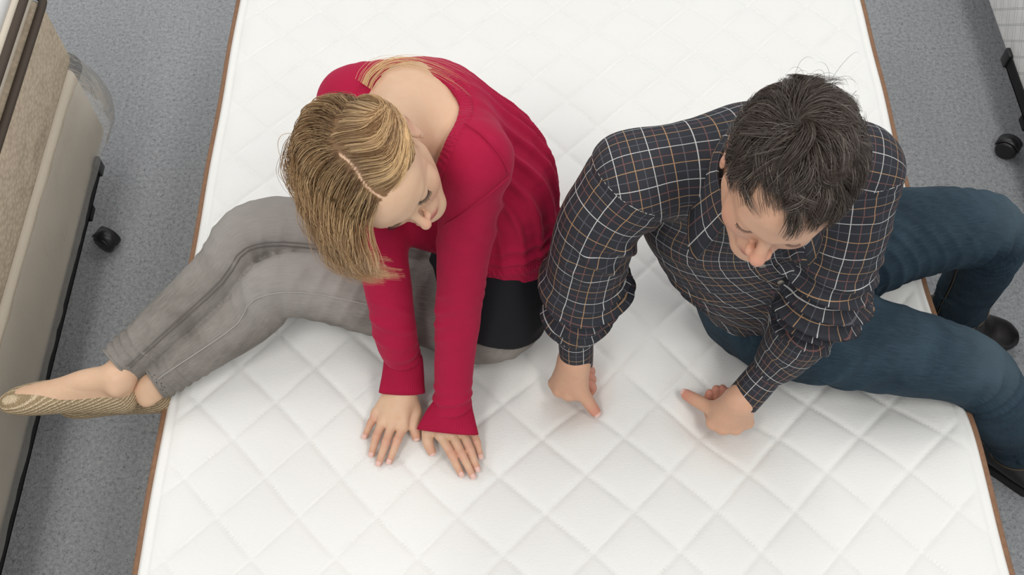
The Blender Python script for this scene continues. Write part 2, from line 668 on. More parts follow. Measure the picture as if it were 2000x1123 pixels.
# bed on the right
RX = 1.372
bf2 = empty('bed_frame', (RX + 0.7, 2.6, 0))
tag(bf2, 'black steel bed frame with caster under the white check box spring', 'bed frame')
rail(bf2, RX - 0.004, 0.9, 1.995, 0.185, 1)
rail(bf2, RX + 1.45, 0.9, 1.995, 0.185, -1)
v, f = box(RX, RX + 1.45, 1.2, 1.23, 0.138, 0.146)
mesh_obj('cross_bar', v, f, MAT['black_steel'], bf2, smooth=False)
for yy in (1.775, 1.215):
    caster(bf2, RX + 0.012, yy, 0.15, 2.5)
    caster(bf2, RX + 1.43, yy, 0.15, 0.3)
    v, f = box(RX - 0.0, RX + 0.03, yy - 0.012, yy + 0.03, 0.118, 0.155, 0.003)
    mesh_obj('bracket', v, f, MAT['black_steel'], bf2)
rbs = empty('box_spring', (RX + 0.7, 2.0, 0.153))
tag(rbs, 'white box spring with fine grey check lines at the right edge', 'box spring')
v, f = box(RX + 0.002, RX + 1.46, 0.9, 2.75, 0.1535, 0.40, 0.022, 4)
mesh_obj('body', v, f, MAT['check_cloth'], rbs)
v, f = tube(rrect(RX, RX + 1.462, 0.898, 2.752, 0.385, 0.03), 0.006, 8, closed=True)
mesh_obj('piping', v, f, MAT['pillow_white'], rbs)

# ================================================================== sculpting: signed distance fields
def smin(a, b, k):
    if k <= 0:
        return np.minimum(a, b)
    h = np.clip(0.5 + 0.5 * (b - a) / k, 0, 1)
    return b + (a - b) * h - k * h * (1 - h)


def catmull(P, n):
    P = np.asarray(P, float)
    Q = np.concatenate([[2 * P[0] - P[1]], P, [2 * P[-1] - P[-2]]])
    out_ = []
    for i in range(1, len(Q) - 2):
        for t_ in np.linspace(0, 1, n, endpoint=False):
            a, b, c_, d = Q[i - 1], Q[i], Q[i + 1], Q[i + 2]
            out_.append(0.5 * ((2 * b) + (c_ - a) * t_ + (2 * a - 5 * b + 4 * c_ - d) * t_ ** 2
                               + (3 * b - a - 3 * c_ + d) * t_ ** 3))
    out_.append(P[-1])
    return np.array(out_)


class Sweep:
    """elliptical tube along a smooth spine: ra along 'side', rb across it"""

    def __init__(self, pts, ra, rb=None, side=(1, 0, 0), n=4):
        K = len(pts)
        ra = np.broadcast_to(np.asarray(ra, float), (K,))
        rb = ra if rb is None else np.broadcast_to(np.asarray(rb, float), (K,))
        side = np.asarray(side, float)
        if side.ndim == 1:
            side = np.tile(side, (K, 1))
        self.c = catmull(pts, n)
        rr = catmull(np.stack([ra, rb], 1), n)
        self.ra, self.rb = np.maximum(rr[:, 0], 1e-3), np.maximum(rr[:, 1], 1e-3)
        sd = catmull(side, n)
        tg = np.gradient(self.c, axis=0)
        tg /= np.linalg.norm(tg, axis=1)[:, None]
        sd = sd - tg * np.sum(sd * tg, 1)[:, None]
        sd /= np.linalg.norm(sd, axis=1)[:, None]
        self.t, self.s = tg, sd
        self.n = np.cross(tg, sd)
        self.len = np.concatenate([[0], np.cumsum(np.linalg.norm(np.diff(self.c, axis=0), axis=1))])

    def bbox(self, o=0.0):
        r = np.maximum(self.ra, self.rb)[:, None] + o
        return (self.c - r).min(0), (self.c + r).max(0)

    def seg(self, i, P, o):
        a, b = self.c[i], self.c[i + 1]
        ax = b - a
        L = np.linalg.norm(ax)
        ax = ax / L
        q = P - a
        h = q @ ax
        t_ = np.clip(h / L, 0, 1)
        s = self.s[i][None] * (1 - t_[:, None]) + self.s[i + 1][None] * t_[:, None]
        nn = self.n[i][None] * (1 - t_[:, None]) + self.n[i + 1][None] * t_[:, None]
        q = q - ax * (t_ * L)[:, None]
        x = np.sum(q * s, 1)
        y = np.sum(q * nn, 1)
        wv_ = h - t_ * L
        ra = self.ra[i] * (1 - t_) + self.ra[i + 1] * t_ + o
        rb = self.rb[i] * (1 - t_) + self.rb[i + 1] * t_ + o
        rm = np.minimum(ra, rb)
        k0 = np.sqrt((x / ra) ** 2 + (y / rb) ** 2 + (wv_ / rm) ** 2)
        k1 = np.sqrt((x / ra ** 2) ** 2 + (y / rb ** 2) ** 2 + (wv_ / rm ** 2) ** 2) + 1e-9
        d = k0 * (k0 - 1) / k1
        return d, t_, x, y

    def dist(self, P, o=0.0):
        d = np.full(len(P), 9.0)
        for i in range(len(self.c) - 1):
            d = np.minimum(d, self.seg(i, P, o)[0])
        return d

    def coords(self, P):
        """distance, arc length and angle of points (slabs between ring planes, so no jumps at bends)"""
        n = len(self.c)
        d = np.full(len(P), 9.0)
        s = np.zeros(len(P))
        a = np.zeros(len(P))
        H_ = [(P - self.c[i]) @ self.t[i] for i in range(n)]
        for i in range(n - 1):
            hi, hj = H_[i], H_[i + 1]
            f_ = hi / np.where(np.abs(hi - hj) < 1e-9, 1e-9, hi - hj)
            ok = (hi >= 0) & (hj < 0)
            if i == 0:
                ok |= hi < 0
            if i == n - 2:
                ok |= hj >= 0
            di = self.seg(i, P, 0.0)[0]
            pen = np.where(ok, di, di + 0.05)
            m = pen < d
            L = self.len[i + 1] - self.len[i]
            lo_, hi_ = (-9 if i == 0 else 0), (9 if i == n - 2 else 1)
            ff = np.where(hi < 0, hi / L, np.where(hj >= 0, 1 + hj / L, f_))
            ff = np.clip(ff, lo_, hi_)
            fc = np.clip(ff, 0, 1)[:, None]
            q = P - (self.c[i] * (1 - fc) + self.c[i + 1] * fc)
            x = np.sum(q * (self.s[i] * (1 - fc) + self.s[i + 1] * fc), 1)
            y = np.sum(q * (self.n[i] * (1 - fc) + self.n[i + 1] * fc), 1)
            d[m] = pen[m]
            s[m] = self.len[i] + ff[m] * L
            a[m] = np.arctan2(y[m], x[m])
        return d, s, a

    def point(self, u, ang, o=0.0):
        """surface point at fraction u of the length and angle ang"""
        x = np.clip(u, 0, 1) * self.len[-1]
        g = lambda A: np.interp(x, self.len, A)
        g3 = lambda A: np.stack([g(A[:, k]) for k in range(3)], -1)
        ra, rb = g(self.ra) + o, g(self.rb) + o
        return g3(self.c) + g3(self.s) * (ra * np.cos(ang))[..., None] + g3(self.n) * (rb * np.sin(ang))[..., None]


class Ell:
    def __init__(self, c, r, axes=None):
        self.c = np.asarray(c, float)
        self.r = np.asarray(r, float) * np.ones(3)
        self.A = np.eye(3) if axes is None else np.asarray(axes, float)   # rows = local axes

    def bbox(self, o=0.0):
        e = np.sqrt(((self.A * (self.r + o)[:, None]) ** 2).sum(0))
        return self.c - e, self.c + e

    def dist(self, P, o=0.0):
        q = (P - self.c) @ self.A.T
        r = self.r + o
        k0 = np.sqrt(((q / r) ** 2).sum(1))
        k1 = np.sqrt(((q / r ** 2) ** 2).sum(1)) + 1e-9
        return k0 * (k0 - 1) / k1


def Cone(a, b, ra, rb):
    return Sweep([a, b], [ra, rb], side=(0.31, 0.77, 0.55), n=1)


class Field:
    def __init__(self, lo, hi, h):
        self.lo = np.asarray(lo, float)
        self.h = h
        self.n = np.ceil((np.asarray(hi, float) - self.lo) / h).astype(int) + 1
        self.D = np.full(self.n, 0.5, np.float64)

    def _sub(self, lo, hi):
        i0 = np.clip(np.floor((lo - self.lo) / self.h).astype(int), 0, self.n - 1)
        i1 = np.clip(np.ceil((hi - self.lo) / self.h).astype(int) + 1, 1, self.n)
        return i0, i1

    def _pts(self, i0, i1):
        g = [self.lo[k] + self.h * np.arange(i0[k], i1[k]) for k in range(3)]
        X = np.stack(np.meshgrid(*g, indexing='ij'), -1)
        return X.reshape(-1, 3), X.shape[:3]

    def _eval(self, prim, o, pad):
        lo, hi = prim.bbox(o)
        i0, i1 = self._sub(lo - pad, hi + pad)
        if np.any(i1 <= i0):
            return None
        if isinstance(prim, Sweep) and len(prim.c) > 2:
            T = np.full(tuple(i1 - i0), 0.5)
            for i in range(len(prim.c) - 1):
                r = max(prim.ra[i], prim.rb[i], prim.ra[i + 1], prim.rb[i + 1]) + o + pad
                l2 = np.minimum(prim.c[i], prim.c[i + 1]) - r
                h2 = np.maximum(prim.c[i], prim.c[i + 1]) + r
                j0, j1 = self._sub(l2, h2)
                j0, j1 = np.maximum(j0, i0), np.minimum(j1, i1)
                if np.any(j1 <= j0):
                    continue
                P, shp = self._pts(j0, j1)
                d = prim.seg(i, P, o)[0].reshape(shp)
                sl = tuple(slice(j0[k] - i0[k], j1[k] - i0[k]) for k in range(3))
                T[sl] = np.minimum(T[sl], d)
            d = T
        else:
            P, shp = self._pts(i0, i1)
            d = prim.dist(P, o).reshape(shp)
        return tuple(slice(i0[k], i1[k]) for k in range(3)), d

    def add(self, prim, k=0.0, o=0.0):
        r = self._eval(prim, o, k + 3 * self.h)
        if r:
            self.D[r[0]] = smin(self.D[r[0]], r[1], k)
        return self

    def cut(self, prim, k=0.0, o=0.0):
        r = self._eval(prim, o, k + 3 * self.h)
        if r:
            self.D[r[0]] = -smin(-self.D[r[0]], r[1], k)
        return self

    def trim(self, p, n_, rad):
        """flat end: cut what lies beyond the plane within rad of p"""
        i0, i1 = self._sub(p - rad, p + rad)
        P, shp = self._pts(i0, i1)
        d = (P - p) @ nrm(n_)
        far = np.linalg.norm(P - p, axis=1) > rad
        d = np.where(far, -1.0, d).reshape(shp)
        sl = tuple(slice(i0[k], i1[k]) for k in range(3))
        self.D[sl] = np.maximum(self.D[sl], d)
        return self

    def plane(self, p, n_, k=0.0):
        """keep the side the normal points away from"""
        P, shp = self._pts(np.zeros(3, int), self.n)
        d = ((P - p) @ nrm(n_)).reshape(shp)
        self.D = -smin(-self.D, -d, k)
        return self

    def merge(self, other, k=0.0):
        self.D = smin(self.D, other.D, k)
        return self

    def like(self):
        f_ = Field.__new__(Field)
        f_.lo, f_.h, f_.n = self.lo, self.h, self.n
        f_.D = np.full(self.n, 0.5)
        return f_

    def mesh(self, relax=2):
        D = self.D
        I = D < 0
        n0 = np.array(D.shape) - 1
        cs = {}
        cnt = np.zeros(n0, np.int8)
        for dx in (0, 1):
            for dy in (0, 1):
                for dz in (0, 1):
                    cnt += I[dx:n0[0] + dx, dy:n0[1] + dy, dz:n0[2] + dz]
        act = (cnt > 0) & (cnt < 8)
        ci = np.argwhere(act)
        idx = np.full(n0, -1, np.int64)
        idx[act] = np.arange(len(ci))
        acc = np.zeros((len(ci), 3))
        w_ = np.zeros(len(ci))
        cv = {}
        for dx in (0, 1):
            for dy in (0, 1):
                for dz in (0, 1):
                    cv[(dx, dy, dz)] = D[ci[:, 0] + dx, ci[:, 1] + dy, ci[:, 2] + dz]
        for ax in range(3):
            for a in (0, 1):
                for b in (0, 1):
                    c0 = [0, 0, 0]
                    o_ = [k for k in range(3) if k != ax]
                    c0[o_[0]], c0[o_[1]] = a, b
                    c1 = list(c0)
                    c1[ax] = 1
                    v0, v1 = cv[tuple(c0)], cv[tuple(c1)]
                    m = (v0 < 0) != (v1 < 0)
                    t_ = v0[m] / (v0[m] - v1[m])
                    p = np.tile(np.array(c0, float), (m.sum(), 1))
                    p[:, ax] = t_
                    acc[m] += p
                    w_[m] += 1
        vt_ = self.lo + self.h * (ci + acc / w_[:, None])
        faces = []
        for ax in range(3):
            o_ = [(ax + 1) % 3, (ax + 2) % 3]
            sl0 = [slice(None)] * 3
            sl1 = [slice(None)] * 3
            sl0[ax], sl1[ax] = slice(0, -1), slice(1, None)
            ch = I[tuple(sl0)] != I[tuple(sl1)]
            e = np.argwhere(ch)
            ok = (e[:, o_[0]] > 0) & (e[:, o_[1]] > 0) & (e[:, o_[0]] < n0[o_[0]]) & (e[:, o_[1]] < n0[o_[1]])
            e = e[ok]
            q = []
            for (a, b) in ((-1, -1), (0, -1), (0, 0), (-1, 0)):
                c_ = e.copy()
                c_[:, o_[0]] += a
                c_[:, o_[1]] += b
                q.append(idx[c_[:, 0], c_[:, 1], c_[:, 2]])
            q = np.stack(q, 1)
            ins = I[e[:, 0], e[:, 1], e[:, 2]]
            q[~ins] = q[~ins][:, ::-1]
            faces.append(q)
        F_ = np.concatenate(faces)
        F_ = F_[(F_ >= 0).all(1)]
        vt_ = relaxed(vt_, F_, relax)
        return vt_, F_


def relaxed(v, F_, it, lam=0.5):
    for _ in range(it):
        for l_ in (lam, -lam * 1.04):
            s = np.zeros_like(v)
            c_ = np.zeros(len(v))
            for a, b in ((0, 1), (1, 2), (2, 3), (3, 0)):
                for k in range(3):
                    s[:, k] += np.bincount(F_[:, a], v[F_[:, b], k], len(v))
                    s[:, k] += np.bincount(F_[:, b], v[F_[:, a], k], len(v))
                c_ += np.bincount(F_[:, a], minlength=len(v)) + np.bincount(F_[:, b], minlength=len(v))
            v = v + l_ * (s / np.maximum(c_, 1)[:, None] - v)
    return v


def normals(v, F_):
    a = np.cross(v[F_[:, 2]] - v[F_[:, 0]], v[F_[:, 3]] - v[F_[:, 1]])
    n_ = np.zeros_like(v)
    for k in range(4):
        for j in range(3):
            n_[:, j] += np.bincount(F_[:, k], a[:, j], len(v))
    return n_ / (np.linalg.norm(n_, axis=1)[:, None] + 1e-12)


def fit(prims, h, pad=0.02, o=0.0):
    lo = np.min([p.bbox(o)[0] for p in prims], 0) - pad
    hi = np.max([p.bbox(o)[1] for p in prims], 0) + pad
    return Field(lo, hi, h)


def limb_uv(v, F_, sweeps, rm, sleeves=()):
    """face-corner cloth coordinates (metres) from the nearest sweep"""
    cen = v[F_].mean(1)
    best = np.full(len(F_), 9.0)
    own = np.zeros(len(F_), int)
    uv_ = np.zeros((len(F_), 4, 2))
    for i, sw in enumerate(sweeps):
        d = sw.dist(cen)
        if i in sleeves:                                   # a sleeve starts at its armhole plane
            d = d + 0.08 * ((cen - sw.c[0]) @ sw.t[0] < 0.0)
        m = d < best
        best[m] = d[m]
        own[m] = i
    for i, sw in enumerate(sweeps):
        m = own == i
        if not m.any():
            continue
        ids = np.unique(F_[m])
        _, s, a = sw.coords(v[ids])
        S = np.zeros(len(v))
        A = np.zeros(len(v))
        S[ids], A[ids] = s, a
        fa = A[F_[m]]
        fa = fa[:, :1] + (fa - fa[:, :1] + np.pi) % (2 * np.pi) - np.pi
        uv_[m, :, 0] = fa * rm[i] + i * 0.0137
        uv_[m, :, 1] = S[F_[m]]
    return uv_, own


# ------------------------------------------------------------------ strands
def strands(paths, rad, n=3):
    """paths (N,T,3) -> triangular tapering tubes as one mesh"""
    N, T, _ = paths.shape
    tg = np.gradient(paths, axis=1)
    tg /= np.linalg.norm(tg, axis=2)[..., None] + 1e-9
    rnd_ = np.array([0.35, 0.22, 0.91])
    s = np.cross(tg, rnd_)
    s /= np.linalg.norm(s, axis=2)[..., None] + 1e-9
    b = np.cross(tg, s)
    tp = np.linspace(0, 1, T)
    prof = np.clip(1.0 - tp ** 3, 0.15, 1)
    R = np.broadcast_to(np.asarray(rad), (N,))[:, None] * prof[None]
    vs_ = []
    for k in range(n):
        a = 2 * np.pi * k / n
        vs_.append(paths + (math.cos(a) * s + math.sin(a) * b) * R[..., None])
    vv_ = np.stack(vs_, 2).reshape(-1, 3)                    # N,T,n
    ii = np.arange(N * T * n).reshape(N, T, n)
    fs = []
    for k in range(n):
        k2 = (k + 1) % n
        fs.append(np.stack([ii[:, :-1, k], ii[:, :-1, k2], ii[:, 1:, k2], ii[:, 1:, k]], -1).reshape(-1, 4))
    return vv_, np.concatenate(fs)

# ================================================================== people: materials
def vcol_mat(name, rough, sss=0.0, spec=0.4, bump=None, sheen=0.0):
    t_ = NT(name)
    at = t_.n('ShaderNodeAttribute', _attribute_name='Col')
    t_.set(Base_Color=at.outputs[0], Roughness=rough, Specular_IOR_Level=spec)
    if sss:
        t_.set(Subsurface_Weight=sss, Subsurface_Radius=(0.010, 0.004, 0.002))
        t_.b.inputs['Subsurface Scale'].default_value = 0.6
    if bump:
        t_.bump(t_.noise(t_.coord(), bump[0], 3, 0.6), bump[1], bump[2])
    MAT[name] = t_.m
    return t_


vcol_mat('skin', 0.48, 0.12, 0.35, (330, 0.22, 0.0008))
_t = MAT['skin'].node_tree
_n = NT.__new__(NT)
_n.m, _n.t, _n.b = MAT['skin'], _t, _t.nodes['Principled BSDF']
_c = _t.links[0].from_socket if False else [l_ for l_ in _t.links if l_.to_socket.name == 'Base Color'][0].from_socket
_n.set(Base_Color=_n.mix(_n.math('MULTIPLY', _n.noise(_n.coord(), 70, 4, 0.65), 0.55), _c, (0.86, 0.66, 0.60), 'MULTIPLY'))
vcol_mat('hair_fibre', 0.32, 0, 0.5)
simple('nail', (0.74, 0.47, 0.40), 0.2)
t = NT('crimson_knit')
c = t.coord()
n1 = t.noise(c, 420, 3, 0.6)
at = t.n('ShaderNodeAttribute', _attribute_name='rib')
n2 = t.noise(c, 35, 3, 0.6)
t.set(Base_Color=t.mix(n2, (0.345, 0.007, 0.040), (0.415, 0.010, 0.052)), Roughness=0.85, Sheen_Weight=0.25, Sheen_Roughness=0.4,
      Sheen_Tint=(0.9, 0.25, 0.35), Specular_IOR_Level=0.2)
b0 = t.bump(at.outputs[2], 0.7, 0.0022)
t.bump(n1, 0.35, 0.0012, b0)
MAT['crimson_knit'] = t.m
t = NT('black_jersey')
t.set(Base_Color=(0.008, 0.008, 0.010), Roughness=0.8, Specular_IOR_Level=0.25)
t.bump(t.noise(t.coord('Object', (1, 1, 0.5)), 30, 3), 0.3, 0.006)
MAT['black_jersey'] = t.m


def denim(name, dark, light, fade, fscale):
    t_ = NT(name)
    uvn = t_.coord('UV', (1, 1, 1))
    g1 = t_.noise(t_.coord('UV', (620, 34, 1)), 1.0, 4, 0.7)
    g2 = t_.noise(t_.coord(), fscale, 4, 0.6, 0.5)
    at_ = t_.n('ShaderNodeAttribute', _attribute_name='fade')
    k = t_.math('ADD', t_.math('MULTIPLY', g1, 0.5), t_.math('MULTIPLY', g2, 0.5))
    c1 = t_.ramp(k, [(0.39, dark), (0.61, light)])
    t_.set(Base_Color=t_.mix(at_.outputs[2], c1, fade), Roughness=0.85, Specular_IOR_Level=0.2)
    t_.bump(t_.noise(t_.coord('UV', (1400, 1400, 1)), 1.0, 2), 0.3, 0.0008)
    MAT[name] = t_.m


denim('grey_denim', (0.165, 0.148, 0.130), (0.285, 0.262, 0.235), (0.40, 0.375, 0.345), 12)
denim('blue_denim', (0.010, 0.021, 0.033), (0.030, 0.056, 0.078), (0.085, 0.125, 0.150), 10)
simple('grey_thread', (0.135, 0.12, 0.105), 0.8)
simple('pale_thread', (0.36, 0.34, 0.31), 0.8)
simple('tan_thread', (0.14, 0.09, 0.045), 0.8)
simple('dark_thread', (0.006, 0.011, 0.018), 0.8)
simple('black_leather', (0.009, 0.008, 0.008), 0.32)
simple('black_rubber', (0.01, 0.01, 0.01), 0.7)
t = NT('crochet')
c = t.coord('Object', (1, 1, 1), (0.1, 0.35, 0))
wv = t.n('ShaderNodeTexWave', Scale=62, Distortion=0.9, Detail=1)
wv.bands_direction = 'Z'
wv.inputs['Detail Scale'].default_value = 6
t.l(c, wv.inputs[0])
vo = t.n('ShaderNodeTexVoronoi', Scale=330)
t.l(c, vo.inputs['Vector'])
hh = t.math('SUBTRACT', t.math('MULTIPLY', wv.outputs[1], 0.9), t.math('MULTIPLY', vo.outputs[0], 0.8))
t.set(Base_Color=t.ramp(hh, [(0.0, (0.34, 0.245, 0.135)), (0.5, (0.68, 0.545, 0.36))]), Roughness=0.8)
t.bump(hh, 0.9, 0.003)
MAT['crochet'] = t.m
# dark window-pane check shirting (coordinates in metres)
t = NT('check_shirt')
sx = t.n('ShaderNodeSeparateXYZ')
uvo = t.n('ShaderNodeTexCoord')
t.l(uvo.outputs['UV'], sx.inputs[0])
PER = 0.054


def thread(o_, half):
    return t.math('MAXIMUM', lines(t, sx.outputs[0], PER, (o_,), half), lines(t, sx.outputs[1], PER, (o_,), half))


nb = t.noise(t.coord('UV', (1, 1, 1)), 1800, 2)
base = t.mix(nb, (0.018, 0.019, 0.025), (0.034, 0.036, 0.044))
base = t.mix(t.math('MULTIPLY', thread(0.25, 0.0115), 0.8), base, (0.105, 0.105, 0.120))
base = t.mix(t.math('MULTIPLY', thread(0.75, 0.0115), 0.8), base, (0.185, 0.085, 0.075))
base = t.mix(t.math('MULTIPLY', thread(0.5, 0.0108), 0.9), base, (0.40, 0.24, 0.125))
base = t.mix(t.math('MULTIPLY', thread(0.0, 0.0108), 0.92), base, (0.56, 0.56, 0.54))
t.set(Base_Color=base, Roughness=0.75, Specular_IOR_Level=0.3)
MAT['check_shirt'] = t.m
simple('shirt_button', (0.22, 0.20, 0.17), 0.3)
simple('lip', (0.42, 0.17, 0.14), 0.45)
simple('lash', (0.012, 0.009, 0.007), 0.6)


def folds(P, ph, seed, ms=8.0, lo=-0.1, hi=0.45):
    """patchy cloth folds: warped ridges that fade in and out"""
    return (ridge(ph + 3.2 * noise(P * ms, seed)) - 0.3) * sstep(lo, hi, noise(P * ms * 0.9 + 17.3, seed + 100))


def ridge(x):
    return (0.5 + 0.5 * np.sin(x)) ** 2.5


# ------------------------------------------------------------------ people: heads
def head_axes(O, ang, b, roll):
    """ang: direction of the nose in the picture (deg, 0 = right, 90 = down); b: how far the face turns up to the
    viewer; roll about the nose axis"""
    d = nrm(CAM - O)
    e = math.cos(math.radians(ang)) * im_r - math.sin(math.radians(ang)) * im_u
    e = nrm(e - d * (e @ d))
    b = math.radians(b)
    f_ = math.cos(b) * e + math.sin(b) * d
    u_ = nrm(d - f_ * (d @ f_))
    l_ = np.cross(u_, f_)           # left of the person: up x forward
    r = math.radians(roll)
    u2 = math.cos(r) * u_ + math.sin(r) * l_
    l2 = math.cos(r) * l_ - math.sin(r) * u_
    return l2, f_, u2


class Head:
    def __init__(self, O, ang, b, roll, S, male):
        self.O, self.S, self.male = np.asarray(O), S, male
        self.l, self.f, self.u = head_axes(O, ang, b, roll)
        self.A = np.stack([self.l, self.f, self.u])

    def P(self, x, y, z):
        return self.O + self.S * (x * self.l + y * self.f + z * self.u)

    def loc(self, p):
        return ((p - self.O) @ self.A.T) / self.S

    def E(self, x, y, z, rx, ry, rz):
        return Ell(self.P(x, y, z), np.array([rx, ry, rz]) * self.S, self.A)

    def C(self, a, b, ra, rb):
        return Cone(self.P(*a), self.P(*b), ra * self.S, rb * self.S)

    def sculpt(self, F):
        m = self.male
        F.add(self.E(0, -0.010, 0.034, 0.0755, 0.098, 0.082))
        F.add(self.E(0, 0.030, -0.030, 0.060, 0.060, 0.084), 0.03)
        F.add(self.E(0, 0.052, 0.036, 0.055, 0.040, 0.040), 0.03)
        for s in (-1, 1):
            jw = 0.050 if m else 0.044
            F.add(self.C((s * jw, 0.004, -0.066), (s * 0.014, 0.072, -0.104), 0.020, 0.015), 0.03)
            F.add(self.E(s * 0.040, 0.060, -0.034, 0.021, 0.019, 0.022), 0.025)
        F.add(self.E(0, 0.078, -0.106, 0.018, 0.015, 0.014), 0.02)
        bw = 0.010 if m else 0.007
        F.add(self.C((-0.036, 0.078, 0.019), (-0.008, 0.087, 0.015), bw, bw), 0.016)
        F.add(self.C((0.036, 0.078, 0.019), (0.008, 0.087, 0.015), bw, bw), 0.016)
        for s in (-1, 1):
            F.cut(self.E(s * 0.032, 0.101, -0.002, 0.020, 0.018, 0.012), 0.012)
            F.add(self.E(s * 0.0315, 0.0755, -0.002, 0.0155, 0.0145, 0.0125), 0.004)
        # nose
        kn = 1.0 if m else 0.80
        F.add(Sweep([self.P(0, 0.084, 0.012), self.P(0, 0.097, -0.010), self.P(0, 0.111, -0.032)],
                    np.array([0.0075, 0.0078, 0.0100]) * self.S * kn, side=self.l), 0.010)
        F.add(self.E(0, 0.1135, -0.036, 0.0105 * kn, 0.0100 * kn, 0.0092 * kn), 0.006)
        for s in (-1, 1):
            F.add(self.E(s * 0.0115 * kn, 0.1005, -0.040, 0.0078 * kn, 0.0105 * kn, 0.0075 * kn), 0.005)
            F.cut(self.E(s * 0.006, 0.104, -0.0475, 0.0035, 0.005, 0.004), 0.002)
        # mouth
        F.add(self.E(0, 0.084, -0.070, 0.026, 0.014, 0.018), 0.012)
        F.add(self.E(0, 0.0955, -0.0665, 0.018, 0.006, 0.0048), 0.005)
        F.add(self.E(0, 0.0935, -0.0770, 0.016, 0.0065, 0.0055), 0.005)
        # ears
        for s in (-1, 1):
            E = Field(self.P(0, 0, 0) - 0.14, self.P(0, 0, 0) + 0.14, 0.9) if False else None
            rim = []
            for a in np.linspace(-150, 95, 9):
                ra_ = math.radians(a)
                rim.append(self.P(s * (0.0835 + 0.004 * math.sin(ra_)), -0.016 - 0.0165 * math.cos(ra_) * 1.0, -0.006 + 0.027 * math.sin(ra_)))
            F.add(Sweep(rim, np.full(9, 0.0040) * self.S, side=self.u, n=2), 0.004)
            F.add(self.E(s * 0.0780, -0.012, -0.009, 0.0045, 0.0155, 0.024), 0.005)
            F.add(self.E(s * 0.0805, -0.005, -0.034, 0.0045, 0.008, 0.009), 0.005)
            F.cut(self.E(s * 0.0855, -0.010, -0.010, 0.0045, 0.0075, 0.011), 0.003)
        return F

    def tint(self, v, base, red, lipc):
        q = self.loc(v)
        c_ = np.tile(np.array(base), (len(v), 1))

        def g(x, y, z, r):
            return np.exp(-(((np.abs(q[:, 0]) - x) / r) ** 2 + ((q[:, 1] - y) / r) ** 2 + ((q[:, 2] - z) / r) ** 2))
        k = 0.8 * g(0, 0.115, -0.038, 0.018) + 0.55 * g(0.044, 0.07, -0.04, 0.026) + 0.7 * g(0.082, -0.015, -0.01, 0.02)
        k = np.clip(k, 0, 1)[:, None]
        c_ = c_ * (1 - k) + np.array(red) * k
        kl = np.clip(1.6 * np.exp(-((q[:, 0] / 0.019) ** 4 + ((q[:, 1] - 0.098) / 0.010) ** 4 + ((q[:, 2] + 0.0715) / 0.0085) ** 4)), 0, 1)[:, None]
        return c_ * (1 - kl) + np.array(lipc) * kl


# ------------------------------------------------------------------ people: hands
def make_hand(wrist, fingers, thumb, r0, arm, h=0.0016, palm_r=0.0135, k_palm=0.016, fist=False):
    """fingers: 4 lists [mcp, pip, dip, tip]; thumb: [cmc, mcp, ip, tip]; arm: point up the forearm"""
    mcps = [f_[0] for f_ in fingers]
    side = nrm(mcps[0] - mcps[3])
    allp = np.array([p for f_ in fingers for p in f_] + thumb + [wrist, arm])
    F = Field(allp.min(0) - 0.035, allp.max(0) + 0.035, h)
    F.add(Sweep([arm, wrist], [r0 * 2.7, r0 * 2.7], [r0 * 2.2, r0 * 1.9], side=side, n=3))
    for i, m_ in enumerate(mcps):
        ws = wrist + side * (0.008 - 0.0055 * i)
        F.add(Cone(ws, m_, palm_r, r0 * 1.12), k_palm)
    F.add(Cone(wrist + side * 0.006, thumb[1], palm_r, r0 * 1.25), k_palm)
    for i in range(3):
        F.add(Cone(mcps[i], mcps[i + 1], r0 * 0.95, r0 * 0.95), 0.006)
    G = F.like()
    for f_ in fingers + [thumb]:
        rs = [1.12, 0.99, 0.90, 0.80] if f_ is not thumb else [1.5, 1.36, 1.28, 1.08]
        sc = r0 * (0.90 if f_ is fingers[3] else 1.0)
        G.add(Sweep(f_, np.array(rs) * sc, side=side, n=4))
        if f_ is not thumb:
            G.add(Ell(f_[1], sc * 1.06), 0.002)
    F.merge(G, 0.006)
    v, q = F.mesh(2)
    return v, q


def nail(p0, p1, r, upv, ln=1.15, wd=0.78):
    """finger nail plate near tip p1 (finger runs p0 -> p1)"""
    d = nrm(p1 - p0)
    n_ = nrm(upv - d * (upv @ d))
    s = np.cross(d, n_)
    vs_, fs = [], []
    a, b = 7, 7
    for i in range(a):
        for j in range(b):
            x = (i / (a - 1) - 0.5) * 2
            y = (j / (b - 1) - 0.5) * 2
            wid = wd * (1 - 0.16 * abs(x) ** 3)
            ang = y * wid
            rr = r * 1.035
            p = p1 + d * (x * ln * 0.62 * r + 0.22 * r) + (n_ * math.cos(ang) + s * math.sin(ang)) * rr * (1.0 - 0.05 * max(x, 0))
            vs_.append(p)
    for i in range(a - 1):
        for j in range(b - 1):
            fs.append((i * b + j, (i + 1) * b + j, (i + 1) * b + j + 1, i * b + j + 1))
    return vs_, fs


def finger(pts):
    """[(px,py,z) mcp, pip, tip] -> mcp, pip, dip, tip"""
    m_, p_, t_ = [V(*q) for q in pts]
    d_ = p_ * 0.48 + t_ * 0.52
    return [m_, p_, d_, t_]


